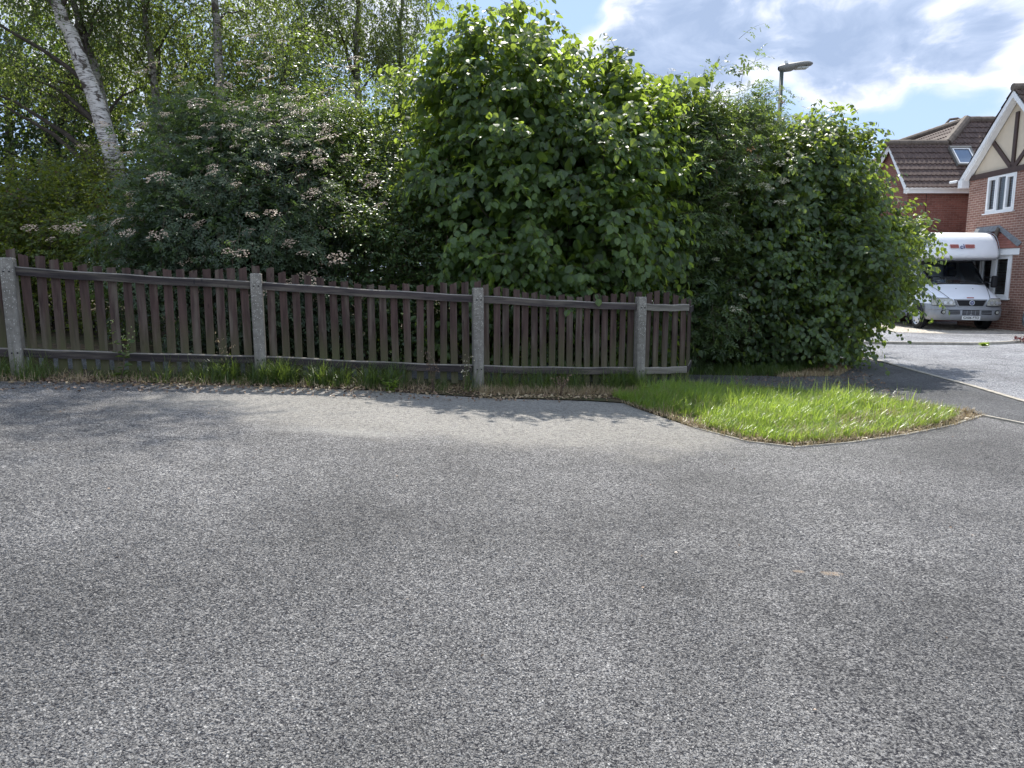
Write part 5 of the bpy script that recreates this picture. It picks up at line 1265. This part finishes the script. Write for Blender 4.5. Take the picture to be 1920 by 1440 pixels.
rp = rp[~in_poly(rp[:, 0], rp[:, 1], verge)]
litter('road_debris', rp-np.array([0, 0, .004]), .016, r1, M['litter'])

# ---- individual weeds by the fence
def weed(label, px, base_y, top_y, Y, seed, nst=3, lsize=.05, m=None, spread=.05, flower=None, shape='oval', leaves=14, width=.0035, mstem=None):
    rng = np.random.default_rng(seed); p0 = ong(px, base_y); top = at(px, top_y, p0.y); H = top.z-p0.z
    root = empty('weed', p0, label, 'weed', 'weeds at the tarmac edges'); b = MB(); LP = []; AX = []; FP = []
    for s in range(nst):
        a = rng.uniform(0, 2*PI); h = H*rng.uniform(.65, 1.0) if s else H; dx, dy = math.cos(a)*spread*h*1.5, math.sin(a)*spread*h
        pts = [np.array([dx*(t**1.4)+rng.normal()*.006, dy*t, h*t]) for t in np.linspace(0, 1, 8)]
        b.tube(pts, [width*(1-.6*k/7) for k in range(8)], 5, cap=False)
        for k in range(leaves):
            t = rng.uniform(.05, .9)**1.1; q = pts[min(int(t*7), 6)]; aa = rng.uniform(0, 2*PI); LP.append(q); AX.append((math.cos(aa), math.sin(aa), .3))
        for k in range(9 if flower else 0):
            t = rng.uniform(.62, 1.0); q = pts[min(int(t*7), 7)]; aa = rng.uniform(0, 2*PI); e = q+np.array([math.cos(aa)*.06, math.sin(aa)*.06, .04])*rng.uniform(.3, 1.2); b.tube([q, e], .0012, 3, cap=False); FP.append(e)
    b.build('stem', mstem or M['twig'], root)
    n = len(LP); LP = np.array(LP); AX = np.array(AX)+rng.normal(size=(n, 3))*.2
    V, T, k = place_leaves(shape, LP, AX, unit(np.array([0, 0, 1.0])+rng.normal(size=(n, 3))*.4), lsize*rng.uniform(.5, 1.3, n)*(1.2-LP[:, 2]/H*.7))
    link('leaves', np_mesh('leaves', V, T, np.repeat(rng.random(n), k)), root, m or M['grassd'])
    if flower:
        FP = np.array(FP); n = len(FP)
        V, T, k = place_leaves('diamond', np.repeat(FP, 3, 0), rng.normal(size=(n*3, 3)), unit(rng.normal(size=(n*3, 3))), np.full(n*3, .016)); link('flowers', np_mesh('flowers', V, T, np.repeat(rng.random(n*3), k)), root, flower)
    return root
weed('tall dark-stemmed weed with tiny yellow flowers in front of the left fence panel', 228, 716, 590, 0, 61, 4, .09, flower=M['budy'], leaves=16, spread=.18)
weed('spindly pale weed climbing the pickets just left of the second concrete post', 425, 718, 612, 0, 62, 3, .035, flower=M['straw'], leaves=16, spread=.12)
weed('dry brown seeding weed in front of the fence left of the middle concrete post', 812, 738, 650, 0, 63, 5, .03, m=M['litter'], flower=M['litter'], leaves=10, spread=.12, mstem=M['litter'] )
weed('bushy bright green weed at the foot of the fence between second and third posts', 733, 735, 700, 0, 64, 14, .05, m=M['grass'], leaves=14, spread=.5, shape='blade' if False else 'oval')
weed('short withered seed-head weed below the rail between third and fourth posts', 1050, 745, 702, 0, 65, 7, .03, m=M['litter'], flower=M['litter'], leaves=8, spread=.25, mstem=M['litter'])
weed('thin white-flowered weed right beside the middle concrete post', 868, 740, 660, 0, 66, 3, .03, flower=M['petalc'], leaves=12, spread=.15)
weed('small yellow-green weed at the far kerb in front of the motorhome', 1845, 649, 641, 0, 67, 8, .09, m=M['grass'], leaves=10, spread=.7)
# red ground cover in the corner bed
q = at(1895, 646, 17.8); n = 700; x = r1.uniform(12.62, 14.6, n); y = 17.62+r1.normal(size=n)*.10+.10*(x > 12.6); pr = np.stack([x, y, .02+r1.uniform(0, .10, n)], 1)
V, T, k = place_leaves('quad5', pr, unit(r1.normal(size=(n, 3))), unit(np.array([0, -.3, 1.0])+r1.normal(size=(n, 3))*.5), np.full(n, .045)); o = link('red_ground_cover', np_mesh('red_ground_cover', V, T, np.repeat(r1.random(n), k)), None, M['redleaf']); o['kind'] = 'stuff'
# ---- two more background trees that close the upper left
tree('broadleaf_tree', 'mid green broadleaf tree filling the gap behind the slender birches', 'tree', [(350, 330, 0), (345, 200, 0), (350, 80, 0)], 19.5, .14, M['bark'],
     [(330, 180, 19.5, 110, 80, 1.4), (430, 110, 19.5, 90, 80, 1.3), (250, 110, 19.8, 80, 70, 1.3), (350, 40, 19.6, 90, 70, 1.3), (520, 70, 19.4, 80, 80, 1.3)], 85, 71, 'quad5', M['birch'], .085, per=9, L=(.4, .9), node=9, hang=.6, droop=.4, up=.2, jitter=.5, spread=.4)
tree('broadleaf_tree', 'tall leafy tree behind the white leaning birch at the top left corner', 'tree', [(20, 330, 0), (15, 200, 0), (20, 80, 0)], 19.0, .15, M['bark'],
     [(20, 60, 19, 120, 90, 1.4), (130, 40, 19.2, 90, 80, 1.3), (-60, 130, 19, 90, 90, 1.4), (60, 150, 19, 90, 60, 1.2)], 70, 72, 'quad5', M['birch'], .085, per=9, L=(.4, .9), node=9, hang=.6, droop=.4, up=.2, jitter=.5, spread=.4)

# ---- worn stone chippings standing proud of the binder on the near tarmac
def chippings():
    rng = np.random.default_rng(81); N = 190000
    y = 1.75*np.exp(rng.random(N)*math.log(6.0/1.75)*1.0)          # denser close by
    x = (rng.random(N)-.5)*2*(y*.78+.15)
    keep = rng.random(N) < np.clip((5.9-y)/1.8, 0, 1)
    x, y = x[keep], y[keep]; n = len(x); r = .0030+.0038*rng.random(n)**1.8
    z = g(x)-.0004
    K = 5; a = np.arange(K)*2*PI/K+rng.random((n, 1))*6.28+rng.normal(size=(n, K))*.22
    rr = r[:, None]*rng.uniform(.75, 1.2, (n, K)); st = 1+rng.uniform(-.25, .25, n)[:, None]
    bx, by = rr*np.cos(a)*st, rr*np.sin(a)/st
    h = r*rng.uniform(.28, .62, n); tx, ty = rng.normal(size=n)*.22, rng.normal(size=n)*.22
    ux, uy = bx*.66, by*.66
    bot = np.stack([x[:, None]+bx, y[:, None]+by, np.repeat(z[:, None], K, 1)], 2)
    top = np.stack([x[:, None]+ux, y[:, None]+uy, z[:, None]+h[:, None]+ux*tx[:, None]+uy*ty[:, None]], 2)
    V = np.concatenate([bot, top], 1).reshape(-1, 3)
    T = []
    for k in range(K): q = (k+1) % K; T += [(k, q, K+q), (k, K+q, K+k)]
    T += [(K, K+1, K+2), (K, K+2, K+3), (K, K+3, K+4)]
    T = np.array(T); F_ = (T[None]+(np.arange(n)*2*K)[:, None, None]).reshape(-1, 3)
    m, t, out = mat('stone_chip'); at_ = t.add('ShaderNodeAttribute', attribute_name='var').outputs['Fac']
    big = t.ramp(t.noise(pos(t), .55, 5, .6), [(.34, .68), (.66, 1.22)])
    P(t, out, t.mix(1.0, t.ramp(at_, [(0, (.038, .037, .039)), (.45, (.098, .096, .095)), (.92, (.18, .175, .17)), (1, (.29, .28, .265))]), big, 'MULTIPLY'), .6, .4)
    o = link('stone_chippings', np_mesh('stone_chippings', V, F_, np.repeat(rng.random(n), 2*K)), None, m); tag(o, kind='stuff')
chippings()
